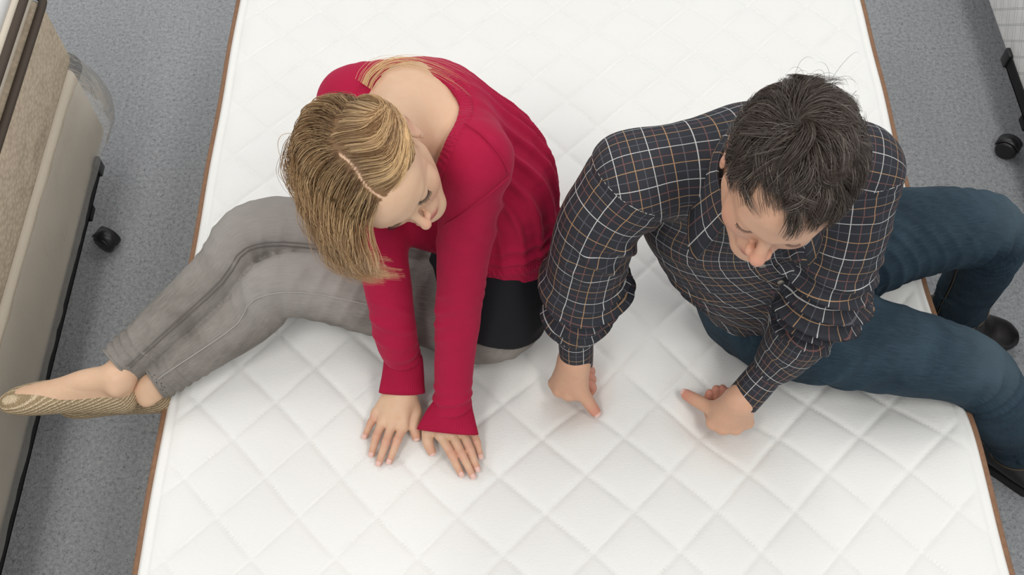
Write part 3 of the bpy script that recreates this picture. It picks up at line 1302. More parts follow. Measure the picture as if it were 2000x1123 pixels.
def limb_link(parts, ia, ib, path, rad):
    """the covered stretch of a limb between two islands of a body, sharing vertices with both"""
    P = catmull(path, 6)
    v, _ = tube(P, rad, 8, cap=False, upv=(0.35, 0.2, 0.9))
    T = len(P)
    ii = np.arange(T * 8).reshape(T, 8)
    q = np.stack([ii[:-1], np.roll(ii[:-1], -1, 1), np.roll(ii[1:], -1, 1), ii[1:]], -1).reshape(-1, 4)
    ends = []
    for isl, ring in ((ia, ii[0]), (ib, ii[-1])):
        vi, qi, _ = parts[isl]
        k = int(np.argmin(((vi[qi].mean(1) - v[ring].mean(0)) ** 2).sum(1)))
        ends.append((isl, qi[k, 0], qi[k, 1], ring[0], ring[1]))
    return v, q, ends


def body_obj(parts, mat, parent, name='body', links=()):
    V_, F_, C_ = [], [], []
    b = 0
    offs = np.concatenate([[0], np.cumsum([len(p[0]) for p in parts])])
    lk = [limb_link(parts, *l_) for l_ in links]
    parts = list(parts)
    for v, q, ends in lk:
        o_ = sum(len(p[0]) for p in parts)
        extra = np.array([[offs[i] + a - o_, offs[i] + b_ - o_, c_, d_] for (i, a, b_, c_, d_) in ends])
        parts.append((v, np.concatenate([q, extra]), parts[0][2][0]))
    for v, q, c_ in parts:
        V_.append(v)
        F_.append(q + b)
        C_.append(np.broadcast_to(c_, v.shape))
        b += len(v)
    return mesh_obj(name, np.concatenate(V_), np.concatenate(F_), mat, parent, col=np.concatenate(C_))


def seam(sw, u0, u1, ang, o, rad, n=60, wob=0.0):
    u_ = np.linspace(u0, u1, n)
    P = sw.point(u_, np.full(n, ang) if np.isscalar(ang) else np.interp(u_, [u0, u1], ang), o)
    return tube(P, rad, 6)


def hand_tint(v, base, tips, pink, rad=0.016):
    c_ = np.tile(np.array(base, float), (len(v), 1))
    k = np.zeros(len(v))
    for t_ in tips:
        k = np.maximum(k, np.exp(-((np.linalg.norm(v - t_, axis=1) / rad) ** 2)))
    k = (k * 0.7)[:, None]
    return c_ * (1 - k) + np.array(pink) * k

# ================================================================== the woman
wm = empty('person', V(960, 640, 0.0))
tag(wm, 'woman in crimson sweater and grey jeans bending forward, both palms flat on mattress', 'person')
SK_W = (0.70, 0.485, 0.325)
SK_WR = (0.68, 0.35, 0.25)

# --- joints
wShL, wElL, wWrL = V(925, 312, 0.515), V(899, 560, 0.285), V(882, 772, 0.058)
wShR, wElR, wWrR = V(694, 204, 0.505), V(757, 560, 0.250), V(788, 742, 0.058)
wHead = Head(V(735, 327, 0.62), 54, 20, -18, 0.89, False)
wNeck = V(800, 215, 0.515)
tPel, tWai, tRib, tUp = V(950, 572, 0.08), V(965, 465, 0.20), V(938, 335, 0.345), V(838, 230, 0.455)
sPel, sWai, sRib, sUp = (0.2, -0.98, 0), (0.4, -0.9, 0), (0.7, -0.7, 0), (0.85, -0.52, 0)
print('W arms', [round(float(np.linalg.norm(a - b)), 3) for a, b in ((wShL, wElL), (wElL, wWrL), (wShR, wElR), (wElR, wWrR), (wShL, wShR), (tPel, tUp))])

torso = Sweep([tPel, tWai, tRib, tUp], [0.160, 0.128, 0.140, 0.120], [0.115, 0.098, 0.108, 0.090], side=[sPel, sWai, sRib, sUp], n=5)
clavL = Sweep([tUp, V(890, 270, 0.50), wShL], [0.068, 0.062, 0.052], n=3)
clavR = Sweep([tUp, V(745, 200, 0.495), wShR], [0.068, 0.062, 0.052], n=3)
neck = Sweep([tUp, wNeck, wHead.P(0, -0.034, -0.055)], [0.060, 0.054, 0.048], n=4)


# --- skin: head, neck, upper back
F = Field(np.minimum(wHead.O, wNeck) - np.array([0.25, 0.17, 0.22]), np.maximum(wHead.O, wNeck) + np.array([0.27, 0.19, 0.14]), 0.0026)
F.add(torso, 0.02, -0.007)
F.add(clavL, 0.05, -0.007)
F.add(clavR, 0.05, -0.007)
F.add(neck, 0.05)
hf = F.like()
wHead.sculpt(hf)
F.merge(hf, 0.022)
hv, hq = F.mesh(1)
hc = wHead.tint(hv, SK_W, SK_WR, (0.52, 0.19, 0.16))
parts = [(hv, hq, hc)]

# --- hands
nails = []


def woman_hand(wrist, arm, fl, thumb):
    fs = [finger(q) for q in fl]
    th = [V(*q) for q in thumb]
    v, q = make_hand(wrist, fs, th, 0.0078, arm)
    tips = [f_[3] for f_ in fs] + [th[3]] + [f_[1] for f_ in fs]
    parts.append((v, q, hand_tint(v, SK_W, tips, (0.60, 0.29, 0.21))))
    for f_ in fs:
        nails.append(nail(f_[2], f_[3], 0.0078 * 0.82, np.array([0, -0.15, 1.0])))
    nails.append(nail(th[2], th[3], 0.0078 * 0.98, np.array([0, -0.1, 1.0])))


woman_hand(wWrR, V(786, 700, 0.088),
           [[(789, 832, 0.020), (776, 860, 0.021), (761, 900, 0.004)],
            [(766, 829, 0.022), (754, 863, 0.022), (740, 904, 0.004)],
            [(748, 822, 0.020), (735, 853, 0.020), (726, 886, 0.004)],
            [(735, 806, 0.016), (725, 825, 0.016), (713, 851, 0.003)]],
           [(800, 775, 0.030), (812, 805, 0.018), (809, 832, 0.014), (813, 853, 0.005)])
woman_hand(wWrL, V(883, 745, 0.085),
           [[(860, 850, 0.022), (882, 888, 0.022), (900, 925, 0.004)],
            [(882, 846, 0.024), (902, 887, 0.023), (923, 929, 0.004)],
            [(903, 843, 0.022), (918, 878, 0.021), (932, 915, 0.004)],
            [(922, 838, 0.018), (931, 863, 0.017), (938, 890, 0.003)]],
           [(850, 800, 0.028), (836, 842, 0.018), (836, 864, 0.014), (843, 882, 0.005)])

# --- jeans
lgL = Sweep([V(905, 600, 0.085), V(740, 580, 0.105), V(560, 556, 0.150), V(480, 622, 0.105), V(330, 722, 0.050), V(300, 741, 0.045)],
            [0.088, 0.074, 0.060, 0.054, 0.043, 0.041], side=(0, 1, 0.3), n=5)
lgR = Sweep([V(905, 495, 0.085), V(740, 470, 0.125), V(512, 452, 0.180), V(425, 540, 0.150), V(260, 692, 0.088), V(232, 716, 0.082)],
            [0.090, 0.074, 0.060, 0.053, 0.043, 0.041], side=(0, 1, 0.3), n=5)
print('W legs', [round(float(x), 3) for x in (lgL.len[5 * 2], lgL.len[-1] - lgL.len[10], lgR.len[10], lgR.len[-1] - lgR.len[10])])
pelv = Sweep([V(915, 592, 0.06), V(955, 568, 0.085), V(965, 515, 0.15)], [0.120, 0.145, 0.130], [0.10, 0.115, 0.105], side=(0.1, -0.99, 0), n=4)
F = fit([lgL, lgR, pelv], 0.0038, 0.03)
F.add(pelv)
g = F.like().add(lgL)
g2 = F.like().add(lgR)
for sw, gg in ((lgL, g), (lgR, g2)):       # hems cut straight, hollow
    gg.trim(sw.c[-1], sw.t[-1], 0.075)
    gg.cut(Sweep([sw.c[-1] - sw.t[-1] * 0.02, sw.c[-1] + sw.t[-1] * 0.05], sw.ra[-1] - 0.0045, n=2))
g.merge(g2, 0.0)
F.merge(g, 0.03)
jv, jq = F.mesh(1)
jn = normals(jv, jq)
disp = np.zeros(len(jv))
fade = np.zeros(len(jv))
for sw, kn in ((lgL, 10), (lgR, 10)):
    d, s, a = sw.coords(jv)
    near = np.exp(-np.maximum(d, 0) / 0.01)
    sk = sw.len[kn]
    kw = np.exp(-((s - sk) / 0.055) ** 2)
    inner = 0.5 + 0.5 * np.cos(a - 2.6)
    disp += near * kw * inner * 0.0095 * folds(jv, (s - sk) / 0.0030 + 2.2 * np.sin(a + 0.5), 13, 11)
    aw = np.exp(-((s - sw.len[-1]) / 0.07) ** 2)
    disp += near * aw * 0.0065 * folds(jv, s / 0.0030 + 1.8 * np.sin(a + 1), 14, 12, -0.3, 0.3) * sstep(0.0, 0.02, sw.len[-1] - s)
    disp += near * 0.0016 * folds(jv, s / 0.006 + 4 * a, 16, 8)
    fade = np.maximum(fade, near * 0.55 * np.exp(-((s - sk + 0.02) / 0.12) ** 2) * sstep(-0.2, 0.9, jn[:, 2]))
disp += 0.0012 * noise(jv * 34, 12)
jv = jv + jn * disp[:, None]
uvj, _ = limb_uv(jv, jq, [lgL, lgR, pelv], [0.06, 0.06, 0.12])
jeans = mesh_obj('jeans', jv, jq, MAT['grey_denim'], wm, uv=uvj, attrs={'fade': fade})
jeans['label'] = 'faded grey skinny jeans'
for sw, ang, mt in ((lgL, -2.05, 'pale_thread'), (lgR, -2.35, 'grey_thread')):
    v, f = seam(sw, 0.22, 0.972, ang, 0.0018, 0.0011, 120)
    mesh_obj('seam', v, f, MAT[mt], jeans)
    if mt == 'grey_thread':
        v, f = seam(sw, 0.22, 0.972, ang + 0.12, 0.0016, 0.0010, 120)
        mesh_obj('seam', v, f, MAT[mt], jeans)
for sw in (lgL, lgR):
    an = np.linspace(0, 2 * np.pi, 40, endpoint=False)
    for u_, rr in ((1.0, 0.0026),):
        P = sw.point(np.full(40, u_), an, -0.0016 if rr > 0.002 else 0.0008)
        v, f = tube(P, rr, 6, closed=True, upv=tuple(sw.t[-1]))
        mesh_obj('hem', v, f, MAT['grey_denim' if rr > 0.002 else 'grey_thread'], jeans)

# --- black top showing below the sweater
ush = Sweep([V(945, 572, 0.085), V(965, 512, 0.150), V(966, 465, 0.20)], [0.156, 0.144, 0.128], [0.124, 0.114, 0.098], side=[sPel, sPel, sWai], n=4)
F = fit([ush], 0.004, 0.02).add(ush)
F.plane(V(935, 590, 0.072), V(935, 590, 0.072) - V(962, 510, 0.15), 0.006)
uv_, uq = F.mesh(1)
un_ = normals(uv_, uq)
uv_ = uv_ + un_ * (0.003 * noise(uv_ * np.array([14, 14, 30]), 21))[:, None]
mesh_obj('undershirt', uv_, uq, MAT['black_jersey'], wm)['label'] = 'black jersey top'

# --- sweater
slL = Sweep([wShL, wShL * 0.5 + wElL * 0.5, wElL, wElL * 0.45 + wWrL * 0.55, V(883, 797, 0.052)],
            [0.055, 0.047, 0.041, 0.037, 0.032], side=(1, 0, 0), n=5)
slR = Sweep([wShR, wShR * 0.5 + wElR * 0.5, wElR, wElR * 0.45 + wWrR * 0.55, V(786, 700, 0.085)],
            [0.055, 0.047, 0.041, 0.037, 0.031], side=(1, 0, 0), n=5)
swt = Sweep([V(966, 486, 0.172), tWai, tRib, tUp], [0.142, 0.136, 0.143, 0.122], [0.110, 0.104, 0.111, 0.093], side=[sPel, sWai, sRib, sUp], n=5)
bust = Ell(V(840, 410, 0.30), 0.070)
F = fit([slL, slR, swt, clavL, clavR], 0.0036, 0.02)
F.add(swt)
F.add(bust, 0.05)
F.add(clavL, 0.05)
F.add(clavR, 0.05)
F.add(slL, 0.035)
F.add(slR, 0.035)
neckcut = Ell(V(800, 248, 0.540), [0.078, 0.088, 0.080], np.stack([nrm(sUp), nrm(np.cross([0, 0, 1], sUp)), [0, 0, 1]]))
F.cut(neckcut, 0.004)
sv, sq = F.mesh(1)
sn = normals(sv, sq)
disp = np.zeros(len(sv))
for sw, fl in ((slL, 1), (slR, -1)):
    d, s, a = sw.coords(sv)
    near = np.exp(-np.maximum(d, 0) / 0.008) * (s > 0.03)
    el = sw.len[10]
    disp += near * 0.0050 * np.exp(-((s - el - 0.02) / 0.08) ** 2) * folds(sv, s / 0.0060 + 3.4 * np.sin(a + 0.9 * fl), 33, 9, 0.0, 0.5)
    disp += near * 0.0075 * np.exp(-((s - sw.len[-1]) / 0.040) ** 2) * folds(sv, s / 0.0038 + 2.2 * np.sin(a + fl), 34, 10, -0.3, 0.3)
d, s, a = swt.coords(sv)
near = np.exp(-np.maximum(d, 0) / 0.03)
# long slanting drag folds over the ribs, bunching above the hem
disp += near * 0.0085 * np.exp(-((s - 0.065) / 0.045) ** 2) * folds(sv, s / 0.0038 + 2.6 * np.sin(a * 0.9 + 0.4), 31, 7, -0.4, 0.3)
disp += near * 0.0120 * np.exp(-((s - 0.20) / 0.11) ** 2) * folds(sv, 24.0 * a + s / 0.02, 35, 4, -0.9, -0.2)
print('W fold', np.percentile(np.abs(disp[(s > 0.12) & (s < 0.26) & (d < 0.02)]), [50, 90]), len(sv))
disp += 0.0016 * noise(sv * 24, 32)
# ribbed neck band and waist band
dn = neckcut.dist(sv)
band = (dn > 0) & (dn < 0.020)
disp += np.where(band, 0.0012, 0) - 0.0016 * np.exp(-((dn - 0.021) / 0.0015) ** 2)
qn = (sv - neckcut.c)
angn = np.arctan2(qn @ nrm(np.cross([0, 0, 1], sUp)), qn @ nrm(sUp))
hem = near * (s < 0.062) * (d < 0.01)
disp = np.where(hem > 0.5, disp * 0.4 - 0.002, disp)
sv = sv + sn * disp[:, None]
rib = np.where(band, 0.5 + 0.5 * np.sin(angn * 95), 0) + np.where(hem > 0.5, 0.5 + 0.5 * np.sin(a * 150), 0)
sweater = mesh_obj('sweater', sv, sq, MAT['crimson_knit'], wm, attrs={'rib': rib})
sweater['label'] = 'crimson fine-knit sweater'


def rib_cuff(path, ra, rb, side, parent, ribs=64):
    sw = Sweep(path, ra, rb, side=side, n=6)
    n, T = ribs * 4, len(sw.c)
    a_ = np.linspace(0, 2 * np.pi, n, endpoint=False)
    vs_ = []
    for i in range(T):
        k = i / (T - 1)
        off = 0.0009 * np.sin(a_ * ribs) + 0.0016 * np.sin(a_ * 3 + 5 * k)
        vs_.append(sw.c[i] + sw.s[i] * ((sw.ra[i] + off) * np.cos(a_))[:, None] + sw.n[i] * ((sw.rb[i] + off) * np.sin(a_))[:, None])
    for i in (T - 1, T - 3):          # turned-in inner face
        vs_.append(sw.c[i] + sw.s[i] * ((sw.ra[i] - 0.0028) * np.cos(a_))[:, None] + sw.n[i] * ((sw.rb[i] - 0.0028) * np.sin(a_))[:, None])
    vs_ = np.concatenate(vs_)
    T += 2
    ii = np.arange(T * n).reshape(T, n)
    q = np.stack([ii[:-1], np.roll(ii[:-1], -1, 1), np.roll(ii[1:], -1, 1), ii[1:]], -1).reshape(-1, 4)
    return mesh_obj('ribbed_cuff', vs_, q, MAT['crimson_knit'], parent, attrs={'rib': np.zeros(len(vs_))})


rib_cuff([V(786, 692, 0.090), V(786, 702, 0.082), V(787, 735, 0.058), V(787, 766, 0.040)], [0.034, 0.035, 0.038, 0.042],
         [0.033, 0.034, 0.033, 0.030], (1, 0.05, 0), sweater)
rib_cuff([V(882, 775, 0.062), V(882, 787, 0.055), V(879, 810, 0.046), V(876, 843, 0.030)], [0.034, 0.035, 0.044, 0.056],
         [0.030, 0.029, 0.027, 0.024], (1, -0.02, 0), sweater)

# --- feet and crochet flats
def foot(heel, toe, upv, L, ankle, shin, opening=True):
    d = nrm(toe - heel)
    u_ = nrm(upv - d * (upv @ d))
    s = np.cross(d, u_)
    q = lambda x, y, z: heel + d * (x * L) + s * y + u_ * z
    shape = Sweep([q(0.06, 0, 0.030), q(0.22, 0, 0.030), q(0.48, 0, 0.030), q(0.72, 0, 0.024), q(0.90, 0, 0.018), q(0.975, 0, 0.015)],
                  [0.028, 0.030, 0.034, 0.041, 0.034, 0.020], [0.032, 0.032, 0.031, 0.025, 0.019, 0.013], side=s, n=4)
    up_ = Sweep([q(0.82, 0, 0.020), q(0.55, 0, 0.040), q(0.32, 0, 0.062), ankle], [0.018, 0.022, 0.025, 0.026], side=s, n=4)
    leg = Cone(ankle, shin, 0.026, 0.029)
    F = fit([shape, up_, leg], 0.0026, 0.02)
    F.add(shape, 0, -0.004)
    F.add(up_, 0.02)
    F.add(leg, 0.02)
    for sg in (-1, 1):
        F.add(Ell(ankle + s * sg * 0.023 - u_ * 0.010, 0.012), 0.012)
    fv, fq = F.mesh(1)
    F2 = fit([shape], 0.0026, 0.015)
    F2.add(shape)
    F2.cut(Ell(q(0.40, 0, 0.081), [L * 0.40, 0.034, 0.044], np.stack([d, s, u_])), 0.004)
    sv_, sq_ = F2.mesh(1)
    return fv, fq, sv_, sq_, shape, (d, s, u_), q


hR, tR = V(262, 800, 0.012), V(-4, 795, 0.006)
fvR, fqR, svR, sqR, shpR, axR, qR = foot(hR, tR, np.array([0, 0.42, 0.9]), 0.245, V(232, 738, 0.082), V(255, 697, 0.088))
hL = V(338, 797, -0.045)
tL = hL + np.array([-0.97, 0.10, -0.22])
fvL, fqL, svL, sqL, shpL, axL, qL = foot(hL, nrm(tL - hL) * 0.235 + hL, np.array([-0.10, 0.30, 0.95]), 0.235, V(291, 757, 0.035), V(318, 728, 0.050))
parts.append((fvR, fqR, hand_tint(fvR, SK_W, [fvR[0]], SK_W)))
parts.append((fvL, fqL, hand_tint(fvL, SK_W, [fvL[0]], SK_W)))
bodyw = body_obj(parts, MAT['skin'], wm, links=[
    (0, 1, [tUp, wShR, wElR, V(786, 700, 0.088)], 0.022), (0, 2, [tUp, wShL, wElL, V(883, 745, 0.085)], 0.022),
    (0, 3, [tUp, tRib, tWai, tPel, V(740, 470, 0.125), V(512, 452, 0.180), V(255, 697, 0.088)], 0.034),
    (0, 4, [tUp, tRib, tWai, tPel, V(740, 580, 0.105), V(560, 556, 0.150), V(318, 728, 0.052)], 0.034)])
for v, f in nails:
    mesh_obj('fingernail', v, f, MAT['nail'], bodyw)
for sv_, sq_, q in ((svR, sqR, qR), (svL, sqL, qL)):
    sh = mesh_obj('shoe', sv_, sq_, MAT['crochet'], wm)
    sh['label'] = 'tan crochet ballet flat'

# ================================================================== the man
mn = empty('person', V(1560, 640, 0.0))
tag(mn, 'man in dark check shirt and blue jeans on mattress edge, pressing both fists down', 'person')
SK_M = (0.64, 0.395, 0.265)
SK_MR = (0.66, 0.29, 0.21)
MZ = np.array([0, 0, M])
mShR, mElR, mWrR = V(1238, 350, 0.535), V(1135, 560, 0.295), V(1121, 706, 0.082)
mShL, mElL, mWrL = V(1668, 335, 0.530), V(1600, 590, 0.290), V(1446, 782, 0.082)
mHead = Head(V(1533, 344, 0.70), 105, 22, 12, 0.95, True)
mNeck = V(1490, 345, 0.575)
mPel, mWai, mChe, mUp = np.array([0.49, 1.03, 0.09]) + MZ, np.array([0.47, 1.02, 0.22]) + MZ, np.array([0.395, 0.985, 0.40]) + MZ, np.array([0.365, 0.955, 0.515]) + MZ
zPel, zWai, zChe, zUp = (0.5, 0.85, 0), (0.8, 0.6, 0), (1, 0.1, 0), (1, 0.08, 0)
print('M arms', [round(float(np.linalg.norm(a - b)), 3) for a, b in ((mShL, mElL), (mElL, mWrL), (mShR, mElR), (mElR, mWrR), (mShL, mShR), (mPel, mUp))])

# --- skin: head and neck
F = Field(np.minimum(mHead.O, mNeck) - np.array([0.15, 0.17, 0.16]), np.maximum(mHead.O, mNeck) + np.array([0.15, 0.14, 0.14]), 0.0024)
F.add(Sweep([mUp, mNeck, mHead.P(0, -0.032, -0.055)], [0.062, 0.060, 0.058], n=4))
hf = F.like()
mHead.sculpt(hf)
F.merge(hf, 0.022)
hv, hq = F.mesh(1)
mparts = [(hv, hq, mHead.tint(hv, SK_M, SK_MR, (0.45, 0.18, 0.14)))]

# --- fists pressed into the mattress
mnails = []


def man_hand(wrist, arm, fl, thumb, nup):
    fs = [[V(*p) for p in q] for q in fl]
    th = [V(*q) for q in thumb]
    v, q = make_hand(wrist, fs, th, 0.0098, arm, 0.0018, 0.017, 0.018)
    tips = [p for f_ in fs for p in f_[1:]] + [th[3]]
    mparts.append((v, q, hand_tint(v, SK_M, tips, (0.62, 0.22, 0.17), 0.02)))
    mnails.append(nail(th[2], th[3], 0.0098 * 0.98, nup))


man_hand(mWrR, V(1124, 676, 0.118),
         [[(1128, 768, 0.012), (1148, 768, -0.022), (1157, 757, -0.008), (1150, 748, 0.012)],
          [(1110, 770, 0.012), (1142, 757, -0.024), (1156, 742, -0.008), (1150, 733, 0.014)],
          [(1092, 762, 0.010), (1136, 745, -0.024), (1154, 727, -0.006), (1148, 719, 0.016)],
          [(1083, 748, 0.006), (1130, 733, -0.022), (1150, 713, -0.002), (1144, 706, 0.016)]],
         [(1130, 735, 0.035), (1136, 763, 0.022), (1148, 783, 0.004), (1162, 803, -0.012)], np.array([0.15, -0.5, 0.85]))
man_hand(mWrL, V(1484, 741, 0.110),
         [[(1392, 826, 0.012), (1384, 800, -0.020), (1383, 782, -0.004), (1386, 768, 0.008)],
          [(1412, 836, 0.010), (1398, 800, -0.020), (1398, 775, 0.000), (1399, 760, 0.012)],
          [(1437, 836, 0.008), (1412, 800, -0.020), (1411, 774, 0.000), (1411, 759, 0.012)],
          [(1460, 825, 0.006), (1426, 800, -0.018), (1421, 778, 0.000), (1421, 764, 0.010)]],
         [(1420, 800, 0.035), (1390, 797, 0.020), (1360, 782, 0.008), (1341, 771, 0.001)], np.array([0.1, -0.2, 0.95]))
bodym = body_obj(mparts, MAT['skin'], mn, links=[
    (0, 1, [mUp, mShR, mElR, V(1124, 676, 0.118)], 0.024), (0, 2, [mUp, mShL, mElL, V(1538, 684, 0.170), V(1484, 741, 0.110)], 0.024)])
for v, f in mnails:
    mesh_obj('thumbnail', v, f, MAT['nail'], bodym)

# --- jeans
mlR = Sweep([V(1540, 640, 0.075), V(1720, 678, 0.068), V(1892, 722, 0.018), V(1945, 790, -0.12), V(1978, 845, -0.28), V(1990, 868, -0.385)],
            [0.096, 0.086, 0.070, 0.066, 0.060, 0.062], side=(0, 1, 0.2), n=5)
mlL = Sweep([V(1600, 520, 0.075), V(1780, 455, 0.075), V(1930, 452, 0.030), V(1922, 510, -0.12), V(1888, 570, -0.28), V(1872, 605, -0.385)],
            [0.098, 0.090, 0.072, 0.068, 0.062, 0.064], side=(0, 1, 0.2), n=5)
print('M legs', [round(float(x), 3) for x in (mlR.len[10], mlR.len[-1] - mlR.len[10], mlL.len[10], mlL.len[-1] - mlL.len[10])])
mpv = Sweep([mPel + np.array([0.05, -0.01, -0.02]), mPel, mWai - np.array([0, 0, 0.06])], [0.165, 0.168, 0.150], [0.12, 0.125, 0.118], side=[zPel, zPel, (0.7, 0.7, 0)], n=4)
F = fit([mlR, mlL, mpv], 0.0045, 0.03)
F.add(mpv)
g = F.like().add(mlR)
g.merge(F.like().add(mlL), 0.004)
F.merge(g, 0.04)
for sw in (mlR, mlL):       # open trouser legs
    F.cut(Sweep([sw.c[-1] - sw.t[-1] * 0.03, sw.c[-1] + sw.t[-1] * 0.09], [sw.ra[-1] - 0.006, sw.ra[-1] + 0.03], n=2), 0.003)
jv, jq = F.mesh(1)
jn = normals(jv, jq)
disp = np.zeros(len(jv))
fade = np.zeros(len(jv))
for sw in (mlR, mlL):
    d, s, a = sw.coords(jv)
    near = np.exp(-np.maximum(d, 0) / 0.012)
    sk = sw.len[10]
    disp += near * np.exp(-((s - sk - 0.01) / 0.08) ** 2) * 0.014 * folds(jv, (s - sk) / 0.0050 + 2.6 * np.sin(a + 0.7), 43, 8) * (0.6 - 0.4 * np.cos(a + 1.2))
    disp += near * np.exp(-((s - sw.len[-1] + 0.06) / 0.09) ** 2) * 0.012 * folds(jv, s / 0.0055 + 2.4 * np.sin(a * 1.3), 44, 8, -0.3, 0.3)
    disp += near * np.exp(-((s - 0.08) / 0.12) ** 2) * 0.006 * folds(jv, s / 0.0110 + 5.0 * a, 45, 7, 0.0, 0.5)
    fade = np.maximum(fade, near * 0.50 * np.exp(-((s - sk) / 0.075) ** 2) * sstep(0.0, 0.9, jn[:, 2]))
    fade = np.maximum(fade, near * 0.10 * np.exp(-((s - sk * 0.5) / 0.15) ** 2) * sstep(0.2, 0.9, jn[:, 2]))
disp += 0.004 * folds(jv, jv[:, 0] / 0.008 + jv[:, 1] / 0.005, 41, 5) + 0.0020 * noise(jv * 28, 42)
jv = jv + jn * disp[:, None]
uvj, _ = limb_uv(jv, jq, [mlR, mlL, mpv], [0.08, 0.08, 0.14])
mjeans = mesh_obj('jeans', jv, jq, MAT['blue_denim'], mn, uv=uvj, attrs={'fade': fade})
mjeans['label'] = 'dark blue denim jeans'
for sw, ang in ((mlR, -1.95), (mlL, -1.9)):
    v, f = seam(sw, 0.12, 0.97, ang, 0.001, 0.0022, 120)
    mesh_obj('seam', v, f, MAT['dark_thread'], mjeans)
    v, f = seam(sw, 0.12, 0.97, ang - 0.09, 0.001, 0.0010, 120)
    mesh_obj('seam', v, f, MAT['tan_thread'], mjeans)
    an = np.linspace(0, 2 * np.pi, 60, endpoint=False)
    P = sw.point(np.full(60, 0.965), an, 0.001)
    v, f = tube(P, 0.0012, 6, closed=True, upv=tuple(sw.t[-1]))
    mesh_obj('hem_stitch', v, f, MAT['tan_thread'], mjeans)

# --- shirt
msR = Sweep([mShR, V(1172, 440, 0.45), mElR, V(1127, 615, 0.205), V(1125, 642, 0.165)], [0.068, 0.066, 0.064, 0.056, 0.036], side=(1, 0, 0), n=5)
msL = Sweep([mShL, V(1652, 450, 0.44), mElL, V(1545, 676, 0.178), V(1512, 712, 0.140)], [0.068, 0.066, 0.062, 0.050, 0.036], side=(1, 0, 0), n=5)
mto = Sweep([mPel + np.array([-0.01, 0, 0.05]), mWai, mChe, mUp], [0.165, 0.172, 0.188, 0.135], [0.125, 0.134, 0.126, 0.088], side=[zPel, zWai, zChe, zUp], n=6)
mcR = Sweep([mUp + np.array([0, 0, 0.008]), mUp * 0.45 + mShR * 0.55 + np.array([0, 0.0, 0.018]), mShR], [0.078, 0.070, 0.066], n=4, side=(0, 1, 0))
mcL = Sweep([mUp + np.array([0, 0, 0.008]), mUp * 0.45 + mShL * 0.55 + np.array([0, 0.0, 0.018]), mShL], [0.078, 0.070, 0.066], n=4, side=(0, 1, 0))
F = fit([msR, msL, mto, mcR, mcL], 0.004, 0.025)
F.add(mto)
F.add(mcR, 0.05)
F.add(mcL, 0.05)
F.add(msR, 0.03)
F.add(msL, 0.03)
F.cut(Ell(mNeck + np.array([0, -0.012, 0.03]), [0.062, 0.064, 0.055]), 0.006)
sv, sq = F.mesh(1)
uvs, own = limb_uv(sv, sq, [mto, mcR, mcL, msR, msL], [0.155, 0.072, 0.072, 0.058, 0.058], (3, 4))
sn = normals(sv, sq)
disp = np.zeros(len(sv))
for sw, fl in ((msR, 1), (msL, -1)):
    d, s, a = sw.coords(sv)
    near = np.exp(-np.maximum(d, 0) / 0.010) * sstep(0.0, 0.06, s)
    el = sw.len[10]
    nz = noise(sv * 14, 51)
    disp += near * 0.0220 * np.exp(-((s - el) / 0.09) ** 2) * folds(sv, (s - el) / 0.0056 + 2.8 * np.sin(a + 0.9 * fl), 55, 8, -0.3, 0.3)
    disp += near * 0.0120 * np.exp(-((s - sw.len[-1] + 0.04) / 0.05) ** 2) * folds(sv, s / 0.0045 + 2.2 * np.sin(a * 1.0 + 2), 56, 9, -0.3, 0.3)
    disp += near * 0.0180 * np.exp(-((s - 0.08) / 0.08) ** 2) * folds(sv, s / 0.0085 + 5.0 * a, 57, 8)
    # the cloth bags over the bent elbow, then tucks in
    disp += near * (0.012 * np.exp(-((s - el + 0.005) / 0.022) ** 2) - 0.014 * np.exp(-((s - el - 0.040 + 0.008 * np.cos(a)) / 0.011) ** 2))
    # puckered armhole seam
    disp -= np.exp(-np.abs(d) / 0.01) * 0.004 * np.exp(-((s - 0.012) / 0.006) ** 2)
d, s, a = mto.coords(sv)
near = np.exp(-np.maximum(d, 0) / 0.03)
disp += near * 0.0130 * np.exp(-((s - 0.12) / 0.10) ** 2) * folds(sv, s / 0.0065 + 2.6 * np.sin(a + 0.5), 52, 7, -0.3, 0.3)
disp += near * 0.0140 * np.exp(-((s - 0.28) / 0.11) ** 2) * folds(sv, s / 0.014 + 7.0 * a, 54, 6, -0.3, 0.3)
disp += 0.0030 * noise(sv * 17, 53)
sv = sv + sn * disp[:, None]
shirt = mesh_obj('shirt', sv, sq, MAT['check_shirt'], mn, uv=uvs)
shirt['label'] = 'dark shirt with thin white, tan and grey check lines'


